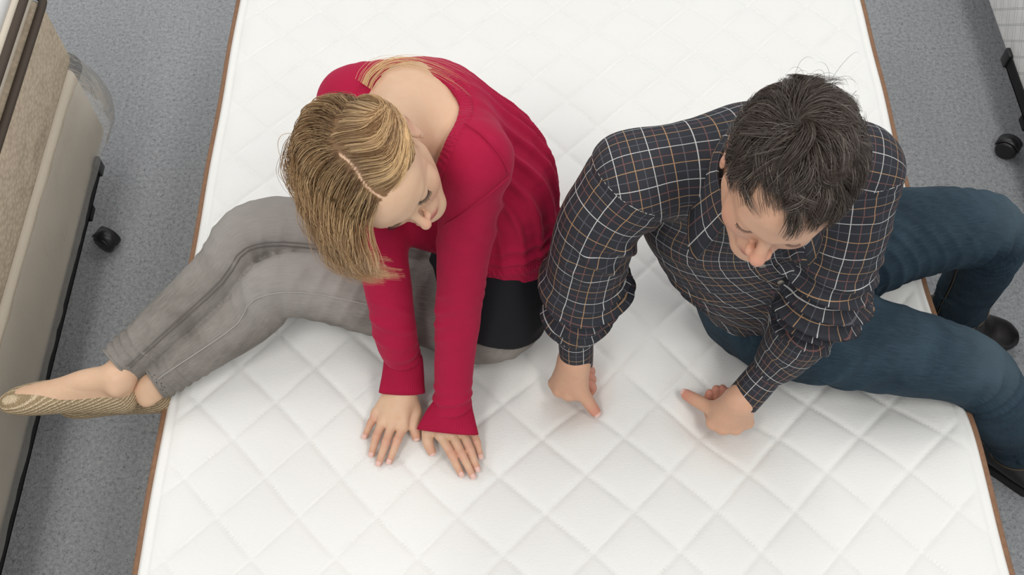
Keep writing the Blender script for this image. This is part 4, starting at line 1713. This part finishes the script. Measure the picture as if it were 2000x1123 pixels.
def loft(rows, mat, parent, name, uvscale=1.0, closed=True, solid=0.0):
    """rows: list of (n,3) arrays; cloth coordinates along row and across rows"""
    n = len(rows[0])
    T = len(rows)
    vs_ = np.concatenate(rows)
    ii = np.arange(T * n).reshape(T, n)
    if closed:
        q = np.stack([ii[:-1], np.roll(ii[:-1], -1, 1), np.roll(ii[1:], -1, 1), ii[1:]], -1).reshape(-1, 4)
    else:
        q = np.stack([ii[:-1, :-1], ii[:-1, 1:], ii[1:, 1:], ii[1:, :-1]], -1).reshape(-1, 4)
    mid = rows[T // 2]
    du = np.concatenate([[0], np.cumsum(np.linalg.norm(np.diff(mid, axis=0), axis=1))])
    tot = du[-1] + np.linalg.norm(mid[-1] - mid[0])
    cvv = np.concatenate([[0], np.cumsum([np.linalg.norm(rows[i + 1] - rows[i], axis=1).mean() for i in range(T - 1)])])
    uvq = []
    for f_ in q:
        row = []
        for j, vi in enumerate(f_):
            r_, k = divmod(int(vi), n)
            uu = du[k]
            if closed and k == 0 and int(f_[0]) % n == n - 1:
                uu = tot
            row.append((uu * uvscale + 0.018, cvv[r_] * uvscale + 0.021))
        uvq.append(row)
    o = mesh_obj(name, vs_, q, mat, parent, uv=np.array(uvq))
    if solid:
        md = o.modifiers.new('thickness', 'SOLIDIFY')
        md.thickness = solid
        md.offset = 0
    return o


# cuffs
for path, ra, rb, sd in (([V(1125, 640, 0.166), V(1125, 672, 0.122), V(1126, 708, 0.072)], [0.030, 0.0315, 0.0305], [0.030, 0.030, 0.029], (1, 0, 0)),
                         ([V(1508, 715, 0.138), V(1480, 747, 0.106), V(1449, 782, 0.074)], [0.030, 0.0325, 0.0325], [0.030, 0.031, 0.031], (0.8, 0.5, 0))):
    sw = Sweep(path, ra, rb, side=sd, n=5)
    an = np.linspace(0, 2 * np.pi, 48, endpoint=False)
    rows = []
    for i in range(len(sw.c)):
        rows.append(sw.c[i] + sw.s[i] * (sw.ra[i] * np.cos(an))[:, None] + sw.n[i] * (sw.rb[i] * np.sin(an))[:, None])
    e_ = len(sw.c) - 1
    rows.append(sw.c[e_] + sw.s[e_] * ((sw.ra[e_] - 0.003) * np.cos(an))[:, None] + sw.n[e_] * ((sw.rb[e_] - 0.003) * np.sin(an))[:, None])
    rows.append(sw.c[e_ - 3] + sw.s[e_] * ((sw.ra[e_] - 0.004) * np.cos(an))[:, None] + sw.n[e_] * ((sw.rb[e_] - 0.004) * np.sin(an))[:, None])
    loft(rows, MAT['check_shirt'], shirt, 'cuff')

# collar: stand and folded leaf
nd = nrm(np.array([0.02, -0.30, 0.95]))
cf = nrm(np.array([-0.05, -1.0, 0]) - nd * (nd @ np.array([-0.05, -1.0, 0])))
cs_ = np.cross(nd, cf)
if cs_[0] < 0:
    cs_ = -cs_
cc_ = mNeck + np.array([0, -0.006, 0.0])
fi = np.radians(np.linspace(38, 322, 61))
rows = []
for (rr, hh, drop, ext) in ((0.067, -0.012, 0, 0), (0.068, 0.016, 0, 0), (0.070, 0.029, 0, 0), (0.0735, 0.033, 0, 0), (0.078, 0.028, 0.25, 0.2),
                            (0.084, 0.006, 0.6, 0.5), (0.0885, -0.014, 1.0, 1.0)):
    fr_ = 0.5 + 0.5 * np.cos(fi)                         # 1 at the front opening, 0 at the nape
    de = np.minimum(fi - fi[0], fi[-1] - fi)
    pt = np.exp(-(de / 0.42) ** 2)                       # the collar points
    r_ = rr * (1 + 0.04 * fr_) + ext * (0.010 + 0.034 * pt)
    h_ = hh + 0.014 * (1 - fr_) - drop * (0.010 + 0.034 * pt) - 0.014 * fr_
    rows.append(cc_ + cf * (r_ * np.cos(fi))[:, None] * 1.0 + cs_ * (r_ * np.sin(fi))[:, None] + nd * h_[:, None])
loft(rows, MAT['check_shirt'], shirt, 'collar', closed=False, solid=0.0022)

# front placket with buttons
uu = np.linspace(0.30, 0.93, 40)
# torso angle of the front: n axis points backward, so front = -90 deg
ctr = mto.point(uu, np.full(40, -np.pi / 2), 0.006)
rows = [mto.point(uu, np.full(40, -np.pi / 2 - 0.085), 0.0045), mto.point(uu, np.full(40, -np.pi / 2 - 0.08), 0.0072), ctr + 0.0,
        mto.point(uu, np.full(40, -np.pi / 2 + 0.08), 0.0072), mto.point(uu, np.full(40, -np.pi / 2 + 0.085), 0.0045)]
loft(rows, MAT['check_shirt'], shirt, 'placket', closed=False)
for b_ in (0.42, 0.60, 0.78):
    p = mto.point(np.array([b_]), np.array([-np.pi / 2]), 0.0085)[0]
    dn_ = nrm(p - mto.point(np.array([b_]), np.array([-np.pi / 2]), -0.02)[0])
    v, f = tube([p - dn_ * 0.002, p + dn_ * 0.001, p + dn_ * 0.0016], [0.0056, 0.0056, 0.0042], 16, upv=(0.9, 0.3, 0.2))
    mesh_obj('button', v, f, MAT['shirt_button'], shirt)


# --- black leather shoes
def mshoe(ankle, toe, L=0.295):
    toe = toe.copy()
    d = toe - ankle
    d[2] = 0
    d = nrm(d)
    toe[2] = 0.0
    heel = toe - d * L
    u_ = np.array([0, 0, 1.0])
    s = np.cross(d, u_)
    q = lambda x, y, z: heel + d * (x * L) + s * y + u_ * z
    sh_ = Sweep([q(0.08, 0, 0.050), q(0.28, 0, 0.050), q(0.52, 0, 0.046), q(0.74, 0, 0.040), q(0.90, 0, 0.036), q(0.97, 0, 0.033)],
                [0.033, 0.034, 0.039, 0.047, 0.042, 0.028], [0.032, 0.034, 0.034, 0.028, 0.022, 0.015], side=s, n=5)
    ins = Sweep([q(0.62, 0, 0.055), q(0.40, 0, 0.078), q(0.22, 0, 0.10)], [0.030, 0.033, 0.034], side=s, n=4)
    F = fit([sh_, ins], 0.0035, 0.02)
    F.add(sh_)
    F.add(ins, 0.03)
    F.plane(q(0, 0, 0.019), -u_, 0.003)
    v, qd = F.mesh(1)
    o = mesh_obj('shoe', v, qd, MAT['black_leather'], mn)
    o['label'] = 'black leather shoe'
    out_ = []
    for a in np.linspace(0, 2 * np.pi, 48, endpoint=False):
        x = 0.5 + 0.5 * math.cos(a)
        wd_ = np.interp(x, [0, 0.1, 0.3, 0.5, 0.75, 0.92, 1], [0.012, 0.033, 0.035, 0.038, 0.049, 0.036, 0.006])
        out_.append((x * 1.02 - 0.01, math.copysign(wd_, math.sin(a)) if abs(math.sin(a)) > 1e-6 else 0.0))
    vs_ = [q(x, y, 0.001) for x, y in out_] + [q(x, y, 0.021) for x, y in out_]
    n = len(out_)
    fs = [(k, (k + 1) % n, n + (k + 1) % n, n + k) for k in range(n)] + [tuple(range(n))[::-1], tuple(range(n, 2 * n))]
    mesh_obj('sole', vs_, fs, MAT['black_rubber'], o, smooth=False)


mshoe(V(1872, 605, -0.385), V(1984, 660, -0.47))
mshoe(V(1990, 868, -0.385), V(2080, 960, -0.47))

# ================================================================== hair
rng = np.random.default_rng(7)
CR_C, CR_R = np.array([0, -0.010, 0.034]), np.array([0.0755, 0.098, 0.082])


def sphere_dirs(n):
    v = rng.normal(size=(n, 3))
    return v / np.linalg.norm(v, axis=1)[:, None]


def hairline(p, male):
    """True where hair grows; p in head coordinates"""
    x, y, z = np.abs(p[:, 0]), p[:, 1], p[:, 2]
    if male:
        zmin = np.interp(y, [-0.12, -0.08, -0.045, -0.02, 0.012, 0.030, 0.046, 0.062, 0.085],
                         [-0.055, -0.050, -0.035, 0.010, -0.012, 0.040, 0.084, 0.096, 0.11])
        zmin = zmin + 0.020 * sstep(0.020, 0.045, x) * sstep(0.02, 0.04, y)
        zmin = zmin - 0.022 * np.exp(-((p[:, 0] - 0.008) / 0.026) ** 2) * (y > 0.035)
    else:
        zmin = np.interp(y, [-0.12, -0.08, -0.05, -0.02, 0.01, 0.04, 0.06, 0.075, 0.09],
                         [-0.06, -0.055, -0.04, 0.008, 0.006, 0.030, 0.062, 0.082, 0.11])
    return z > zmin


def slerp_path(dirs, T):
    """dirs: list of (N,3) unit directions -> (N,T,3) unit directions, smooth through them"""
    K = len(dirs)
    D = np.stack(dirs, 1)                                    # N,K,3
    tt = np.linspace(0, K - 1, T)
    Q = np.concatenate([2 * D[:, :1] - D[:, 1:2], D, 2 * D[:, -1:] - D[:, -2:-1]], 1)
    out_ = np.zeros((D.shape[0], T, 3))
    for j, t_ in enumerate(tt):
        i = min(int(t_), K - 2)
        f_ = t_ - i
        a, b, c_, d = Q[:, i], Q[:, i + 1], Q[:, i + 2], Q[:, i + 3]
        out_[:, j] = 0.5 * (2 * b + (c_ - a) * f_ + (2 * a - 5 * b + 4 * c_ - d) * f_ ** 2 + (3 * b - a - 3 * c_ + d) * f_ ** 3)
    return out_ / np.linalg.norm(out_, axis=2)[..., None]


def push_out(P, c_, r, A, off):
    """push points out of an ellipsoid (axes rows A) grown by off"""
    q = (P - c_) @ A.T
    rr = r[None] + off[:, None]
    k = np.sqrt(((q / rr) ** 2).sum(1))
    m = k < 1
    q[m] = q[m] / k[m][:, None]
    return q @ A + c_


def clumped(paths, n_cl, amt, seed):
    """pull strands towards clump leaders, more towards the tips"""
    r2 = np.random.default_rng(seed)
    N, T, _ = paths.shape
    lead = r2.choice(N, n_cl, replace=False)
    mid = paths[:, T // 3]
    own = np.zeros(N, int)
    for a in range(0, N, 2000):
        d = ((mid[a:a + 2000, None] - mid[lead][None]) ** 2).sum(2)
        own[a:a + 2000] = d.argmin(1)
    t_ = (np.linspace(0, 1, T) ** 1.3)[None, :, None] * amt
    return paths * (1 - t_) + paths[lead[own]] * t_, own


def hair_mesh(name, paths, rad, cols, parent, label):
    """cols: (N,T,3)"""
    v, q = strands(paths, rad)
    c_ = np.repeat(cols.reshape(-1, 3), 3, 0)
    o = mesh_obj(name, v, q, MAT['hair_fibre'], parent, col=c_)
    o['kind'] = 'stuff'
    o['label'] = label
    return o


# ------------------------------------------------------------------ woman: long, parted, dark blond
H = wHead
T = 26
XP = 0.006
d0 = sphere_dirs(26000)
p0 = CR_C + d0 * CR_R
ok = hairline(p0, False) & ~((np.abs(p0[:, 0] - XP - 0.003 * np.sin(p0[:, 1] * 90)) < 0.0011) & (p0[:, 1] > -0.012))
d0, p0 = d0[ok][:9000], p0[ok][:9000]
left = p0[:, 0] > XP + 0.9 * np.maximum(0, -0.035 - p0[:, 1]) + 0.004 * rng.normal(size=len(p0)) * (p0[:, 1] < -0.03)
# her left side: swept back over the ear to the nape
dl = d0[left]
n = len(dl)
j = rng.normal(size=(n, 3)) * 0.05
front = sstep(-0.6, 0.8, dl[:, 1])[:, None]
m1 = dl * 0.45 + np.array([0.95, 0.05, 0.30]) * 0.55 + np.array([0, 0.30, 0]) * front
m2 = np.array([0.93, -0.42, 0.02]) + np.array([0.0, 0.14, -0.10]) * front + j
m3 = np.array([0.55, -0.90, -0.42]) + j * 1.2
m4 = np.array([0.10, -0.98, -0.72]) + j * 1.5
nn_ = lambda a: a / np.linalg.norm(a, axis=1)[:, None]
sd = slerp_path([dl, nn_(m1), nn_(m2), nn_(m3), nn_(m4)], T)
off = 0.0025 + 0.016 * np.sin(np.linspace(0.0, 1, T) * np.pi * 0.85)[None] * (0.35 + 0.65 * rng.random((n, 1)))
off += 0.004 * noise((dl * 7), 5)[:, None] * np.linspace(0, 1, T)[None]
PL = CR_C + sd * (CR_R + off[..., None])
PL = H.O + H.S * np.einsum('ntk,kj->ntj', PL, H.A)
# her right side and back: falls with gravity
dr = d0[~left]
n = len(dr)
pr_ = p0[~left]
lay = (0.003 + 0.016 * rng.random(n)) * H.S
P = H.O + H.S * (pr_ @ H.A)
nrm0 = (dr / CR_R)
nrm0 = nrm0 / np.linalg.norm(nrm0, axis=1)[:, None]
back = sstep(0.02, -0.06, pr_[:, 1])
ini = np.stack([-1.0 + 0.4 * back, 0.10 - 0.75 * back, np.full(n, -0.05)], 1) + rng.normal(size=(n, 3)) * 0.10
ini = ini - nrm0 * (ini * nrm0).sum(1)[:, None]
D = nn_(ini + 0.20 * nrm0) @ H.A
Lh = (0.165 + 0.085 * rng.random(n) ** 0.8) * np.where(pr_[:, 1] > 0.04, 0.98, 1.0)
PR = np.zeros((n, T, 3))
cl = noise(dr * 5.0, 9)
cl2 = noise(dr * 5.0 + 40, 10)
c_head = H.P(*CR_C)
face_c, face_r = H.P(0, 0.030, -0.030), np.array([0.060, 0.060, 0.084]) * H.S
gv = np.array([0, 0, -1.0])
for t_ in range(T):
    PR[:, t_] = P
    k = t_ / (T - 1)
    wg = 0.17 + 0.36 * k
    wave = 0.24 * np.sin(k * 9 + cl * 9)[:, None] * (H.l[None] * 0.5 + H.f[None]) * k
    curl = 1.1 * max(0, k - 0.5) * nn_((H.P(0.08, 0.11, -0.10) - P))
    D = nn_(D * (1 - wg) + gv * wg + wave + curl + 0.03 * cl2[:, None] * H.f[None])
    P = P + D * (Lh / (T - 1))[:, None]
    o1 = lay * (0.5 + 0.9 * math.sin(math.pi * min(1, k * 1.3 + 0.12)))
    P = push_out(P, c_head, CR_R * H.S, H.A, o1)
    P = push_out(P, face_c, face_r, H.A, lay + 0.004)
    P = push_out(P, wShR, np.full(3, 0.060), np.eye(3), lay)
    P = push_out(P, (wShR + wElR) / 2, np.full(3, 0.055), np.eye(3), lay)
PL, _ = clumped(PL, 260, 0.55, 1)
PR, _ = clumped(PR, 240, 0.62, 2)
WP = np.concatenate([PL, PR])
wd = np.concatenate([d0[left], d0[~left]])
jit = noise(WP.reshape(-1, 3) * 55, 77).reshape(len(WP), T, 1) * 0.0022
WP = WP + jit * (np.linspace(0, 1, T) ** 0.7)[None, :, None] * H.u
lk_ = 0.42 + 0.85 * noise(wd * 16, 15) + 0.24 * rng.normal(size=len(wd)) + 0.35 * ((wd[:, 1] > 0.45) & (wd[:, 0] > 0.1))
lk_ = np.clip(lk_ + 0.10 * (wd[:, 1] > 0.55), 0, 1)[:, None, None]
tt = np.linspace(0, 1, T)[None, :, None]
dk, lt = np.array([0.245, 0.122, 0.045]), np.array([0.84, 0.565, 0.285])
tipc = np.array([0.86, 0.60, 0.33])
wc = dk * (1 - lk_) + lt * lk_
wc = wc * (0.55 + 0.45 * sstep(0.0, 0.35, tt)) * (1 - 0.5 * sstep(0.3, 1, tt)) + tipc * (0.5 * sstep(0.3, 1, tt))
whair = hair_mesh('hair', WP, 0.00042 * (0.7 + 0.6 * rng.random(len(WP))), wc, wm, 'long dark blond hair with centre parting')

# loose strands lying over the sweater
pc = sv_pix = None
WS = np.array([list(v.co) for v in sweater.data.vertices]) + np.array(wm.location)
qv = WS - CAM
zc = qv @ fw
wpx = 1000 + FPX * (qv @ im_r) / zc
wpy = 561.5 - FPX * (qv @ im_u) / zc


def on_sweater(px, py, lift):
    m = (wpx - px) ** 2 + (wpy - py) ** 2 < 64
    if not m.any():
        return None
    k = np.where(m)[0][np.argmin(zc[m])]
    d = ray(px, py)
    return CAM + d * (zc[k] - lift)


base_path = [(712, 166), (722, 146), (746, 126), (786, 117), (836, 127), (886, 150), (926, 182)]
LS = []
for i in range(48):
    k = rng.normal() * 0.9
    sp = np.clip(rng.normal() * 0.5, -1.2, 1.5)
    stop = rng.uniform(0.55, 1.0)
    cp = []
    for a, (x, y) in enumerate(base_path):
        fr_ = a / 6
        q = on_sweater(x + k * 6 + sp * 14 * fr_, y + k * 4 - sp * 15 * fr_, 0.004 + 0.004 * rng.random())
        if q is not None:
            cp.append(q)
    if len(cp) >= 5:
        c_ = catmull(cp, 8)
        m = max(8, int(len(c_) * stop))
        s_ = np.linspace(0, m - 1, 30)
        LS.append(np.stack([np.interp(s_, np.arange(m), c_[:m, a]) for a in range(3)], 1))
if LS:
    LS = np.array(LS)
    lc = np.broadcast_to(lt * 0.9, (len(LS), 30, 3)).copy()
    hair_mesh('loose_hair', LS, 0.00030, lc, wm, 'loose strands lying over the back of the sweater')
# knitted seams of the sweater: shoulder and armhole
for pth in ([(908, 240), (935, 258), (962, 285), (982, 312), (996, 341)], [(996, 344), (968, 368), (935, 394), (900, 420), (866, 441)]):
    cp = [q for q in (on_sweater(x, y, 0.0006) for x, y in pth) if q is not None]
    if len(cp) > 2:
        v, f = tube(catmull(cp, 8), 0.0012, 6)
        mesh_obj('seam', v, f, MAT['crimson_knit'], sweater)

# ------------------------------------------------------------------ man: short, tousled, dark brown going grey
H = mHead
T = 12
d0 = sphere_dirs(42000)
p0 = CR_C + d0 * CR_R
ok = hairline(p0, True)
d0, p0 = d0[ok][:15000], p0[ok][:15000]
n = len(d0)
nr = nn_(d0 / CR_R)
wh = nn_(np.array([[-0.30, -0.22, 0.93]]))[0]            # the whorl on the crown
away = nn_(d0 - wh + 1e-6)
away = nn_(away - nr * (away * nr).sum(1)[:, None])
swirl = np.cross(nr, away)
cl1 = noise(d0 * 5.5, 61)
cl2 = noise(d0 * 5.5 + 30, 62)
cl3 = noise(d0 * 14 + 9, 63)
dist_w = np.arccos(np.clip(d0 @ wh, -1, 1))
th = 1.3 * np.exp(-dist_w / 0.6) + 1.0 * cl1 + 0.5 * cl3 - 0.35
dirn = away * np.cos(th)[:, None] + swirl * np.sin(th)[:, None]
fr2 = (sstep(0.0, 0.04, p0[:, 1]) * sstep(0.03, -0.02, p0[:, 0]))[:, None]
dirn = nn_(dirn * (1 - 0.6 * fr2) + np.array([0.85, 0.25, 0.1]) * 0.9 * fr2)
side = sstep(0.07, 0.0, p0[:, 2])                        # lower = shorter, lying flat
Lh = (0.060 + 0.012 * cl2) * (1 - side) + 0.020 * side
Lh = Lh * np.where(p0[:, 1] > 0.04, 0.80, 1.0)
lift = (0.55 + 0.35 * cl2) * (1 - 0.75 * side)
P = H.O + H.S * (p0 @ H.A)
D = nn_(dirn + nr * lift[:, None]) @ H.A
PM = np.zeros((n, T, 3))
cen = H.P(*CR_C)
lay = (0.002 + 0.016 * rng.random(n) * (1 - 0.8 * side) + 0.004 * np.maximum(cl1, 0)) * H.S
bend = (swirl * (0.16 * cl3 + 0.22 * cl1)[:, None]) @ H.A
for t_ in range(T):
    PM[:, t_] = P
    rad_ = nn_((P - cen))
    D = nn_(D - rad_ * 0.085 + bend + gv * 0.035)
    P = P + D * (Lh / (T - 1))[:, None]
    P = push_out(P, cen, CR_R * H.S, H.A, lay * min(1.0, 0.25 + t_ / 5))
    P = push_out(P, H.P(0, 0.052, 0.036), np.array([0.055, 0.040, 0.040]) * H.S, H.A, np.full(n, 0.003))
PM, own = clumped(PM, 420, 0.62, 5)
PM = PM + (noise(PM.reshape(-1, 3) * 90, 71).reshape(n, T, 1) * 0.0016) * H.u
gr = rng.random(n)
grey = np.clip((gr < 0.16 + 0.22 * side).astype(float) * rng.random(n) + 0.10 * side, 0, 1)[:, None, None]
mc = np.array([0.058, 0.042, 0.032]) * (0.55 + 0.6 * rng.random((n, 1, 1)) + 0.5 * rng.random(15000)[own][:, None, None]) * (1 - grey) + np.array([0.26, 0.22, 0.19]) * grey
mc = np.broadcast_to(mc, (n, T, 3))
mhair = hair_mesh('hair', PM, 0.00040 * (0.75 + 0.5 * rng.random(n)), mc, mn, 'short tousled dark brown hair going grey')
# a few curls standing off the crown
FL = []
for i in range(16):
    b_ = nn_(np.array([[-0.15 + 0.5 * rng.normal() * 0.5, -0.75 + 0.2 * rng.normal(), 0.55]]))[0]
    r_ = H.P(*(CR_C + b_ * (CR_R + 0.006)))
    o_ = (b_ @ H.A)
    tgt = nrm(np.cross(o_, H.f) * rng.choice([-1, 1]) + rng.normal(size=3) * 0.3)
    L_ = rng.uniform(0.02, 0.045)
    s_ = np.linspace(0, 1, 14)
    FL.append(r_ + o_ * (L_ * np.sin(s_ * 2.4))[:, None] * 0.75 + tgt * (L_ * (1 - np.cos(s_ * 2.4)))[:, None] * 0.5)
hair_mesh('stray_hair', np.array(FL), 0.00022, np.broadcast_to(np.array([0.03, 0.022, 0.016]), (len(FL), 14, 3)), mn, 'stray curls on the crown')


# ------------------------------------------------------------------ scalp tint, brows, lashes
def tint_scalp(o, root, H_, male, colr, part=None):
    me = o.data
    co = np.zeros(len(me.vertices) * 3, np.float32)
    me.vertices.foreach_get('co', co)
    p = H_.loc(co.reshape(-1, 3) + np.array(root.location))
    q = (p - CR_C) / CR_R
    k = np.linalg.norm(q, axis=1)
    m = hairline(p, male) & (k < 1.12) & (p[:, 2] > -0.07)
    if part is not None:
        m &= ~((np.abs(p[:, 0] - part - 0.003 * np.sin(p[:, 1] * 90)) < 0.0016) & (p[:, 1] > -0.012))
    a = me.attributes['Col']
    c_ = np.zeros(len(me.vertices) * 4, np.float32)
    a.data.foreach_get('color', c_)
    c_ = c_.reshape(-1, 4)
    c_[m, :3] = colr
    a.data.foreach_set('color', c_.ravel())


tint_scalp(bodyw, wm, wHead, False, (0.20, 0.115, 0.05), XP)
tint_scalp(bodym, mn, mHead, True, (0.035, 0.026, 0.020))


def brow(H_, s, n, colr, rad, parent, thick):
    PB = []
    for i in range(n):
        u_ = rng.random()
        x = s * (0.012 + 0.036 * u_)
        y = np.interp(u_, [0, 0.4, 1], [0.0955, 0.0925, 0.076]) + 0.001
        z = 0.0165 + 0.006 * math.sin(u_ * 2.2) + rng.normal() * thick * (1 - 0.6 * u_)
        d = nrm(np.array([s * (0.45 + 0.5 * u_), -0.25 - 0.4 * u_, 0.35 - 0.5 * u_ + rng.normal() * 0.15]))
        L_ = 0.009 * (0.7 + 0.5 * rng.random())
        s_ = np.linspace(0, 1, 6)[:, None]
        pp = np.array([x, y, z]) + d * L_ * s_ + np.array([0, 0.0016, 0]) * np.sin(s_ * 2.4)
        PB.append(H_.O + H_.S * (pp @ H_.A))
    PB = np.array(PB)
    return hair_mesh('eyebrow', PB, rad, np.broadcast_to(np.array(colr), (n, 6, 3)), parent, 'eyebrow')


def lashes(H_, s, n, parent, L0):
    PB = []
    for i in range(n):
        u_ = i / (n - 1)
        ang = -1.0 + 2.0 * u_
        x = s * 0.0315 + 0.0150 * math.sin(ang)
        y = 0.0755 + 0.0142 * math.cos(ang) * 0.86 + 0.0006
        z = -0.0088 + 0.0022 * abs(math.sin(ang))
        d = nrm(np.array([0.7 * math.sin(ang) + s * 0.15, 1.0, -0.55]))
        L_ = L0 * (0.8 + 0.4 * rng.random())
        s_ = np.linspace(0, 1, 7)[:, None]
        pp = np.array([x, y, z]) + d * L_ * s_ + np.array([0, 0, 0.0035]) * s_ ** 2
        PB.append(H_.O + H_.S * (pp @ H_.A))
    hair_mesh('eyelashes', np.array(PB), 0.00028, np.broadcast_to(np.array([0.012, 0.009, 0.007]), (n, 7, 3)), parent, 'eyelashes')
    a = np.linspace(-1.05, 1.05, 20)
    L_ = np.stack([s * 0.0315 + 0.0150 * np.sin(a), 0.0755 + 0.0142 * np.cos(a) * 0.86, -0.0090 + 0.0022 * np.abs(np.sin(a))], 1)
    v, f = tube(H_.O + H_.S * (L_ @ H_.A), 0.0009, 6)
    mesh_obj('lash_line', v, f, MAT['lash'], parent)


for s in (-1, 1):
    brow(wHead, s, 130, (0.16, 0.10, 0.05), 0.00024, bodyw, 0.0016)
    brow(mHead, s, 190, (0.035, 0.026, 0.020), 0.00030, bodym, 0.0026)
    lashes(wHead, s, 44, bodyw, 0.0085)
    lashes(mHead, s, 36, bodym, 0.005)
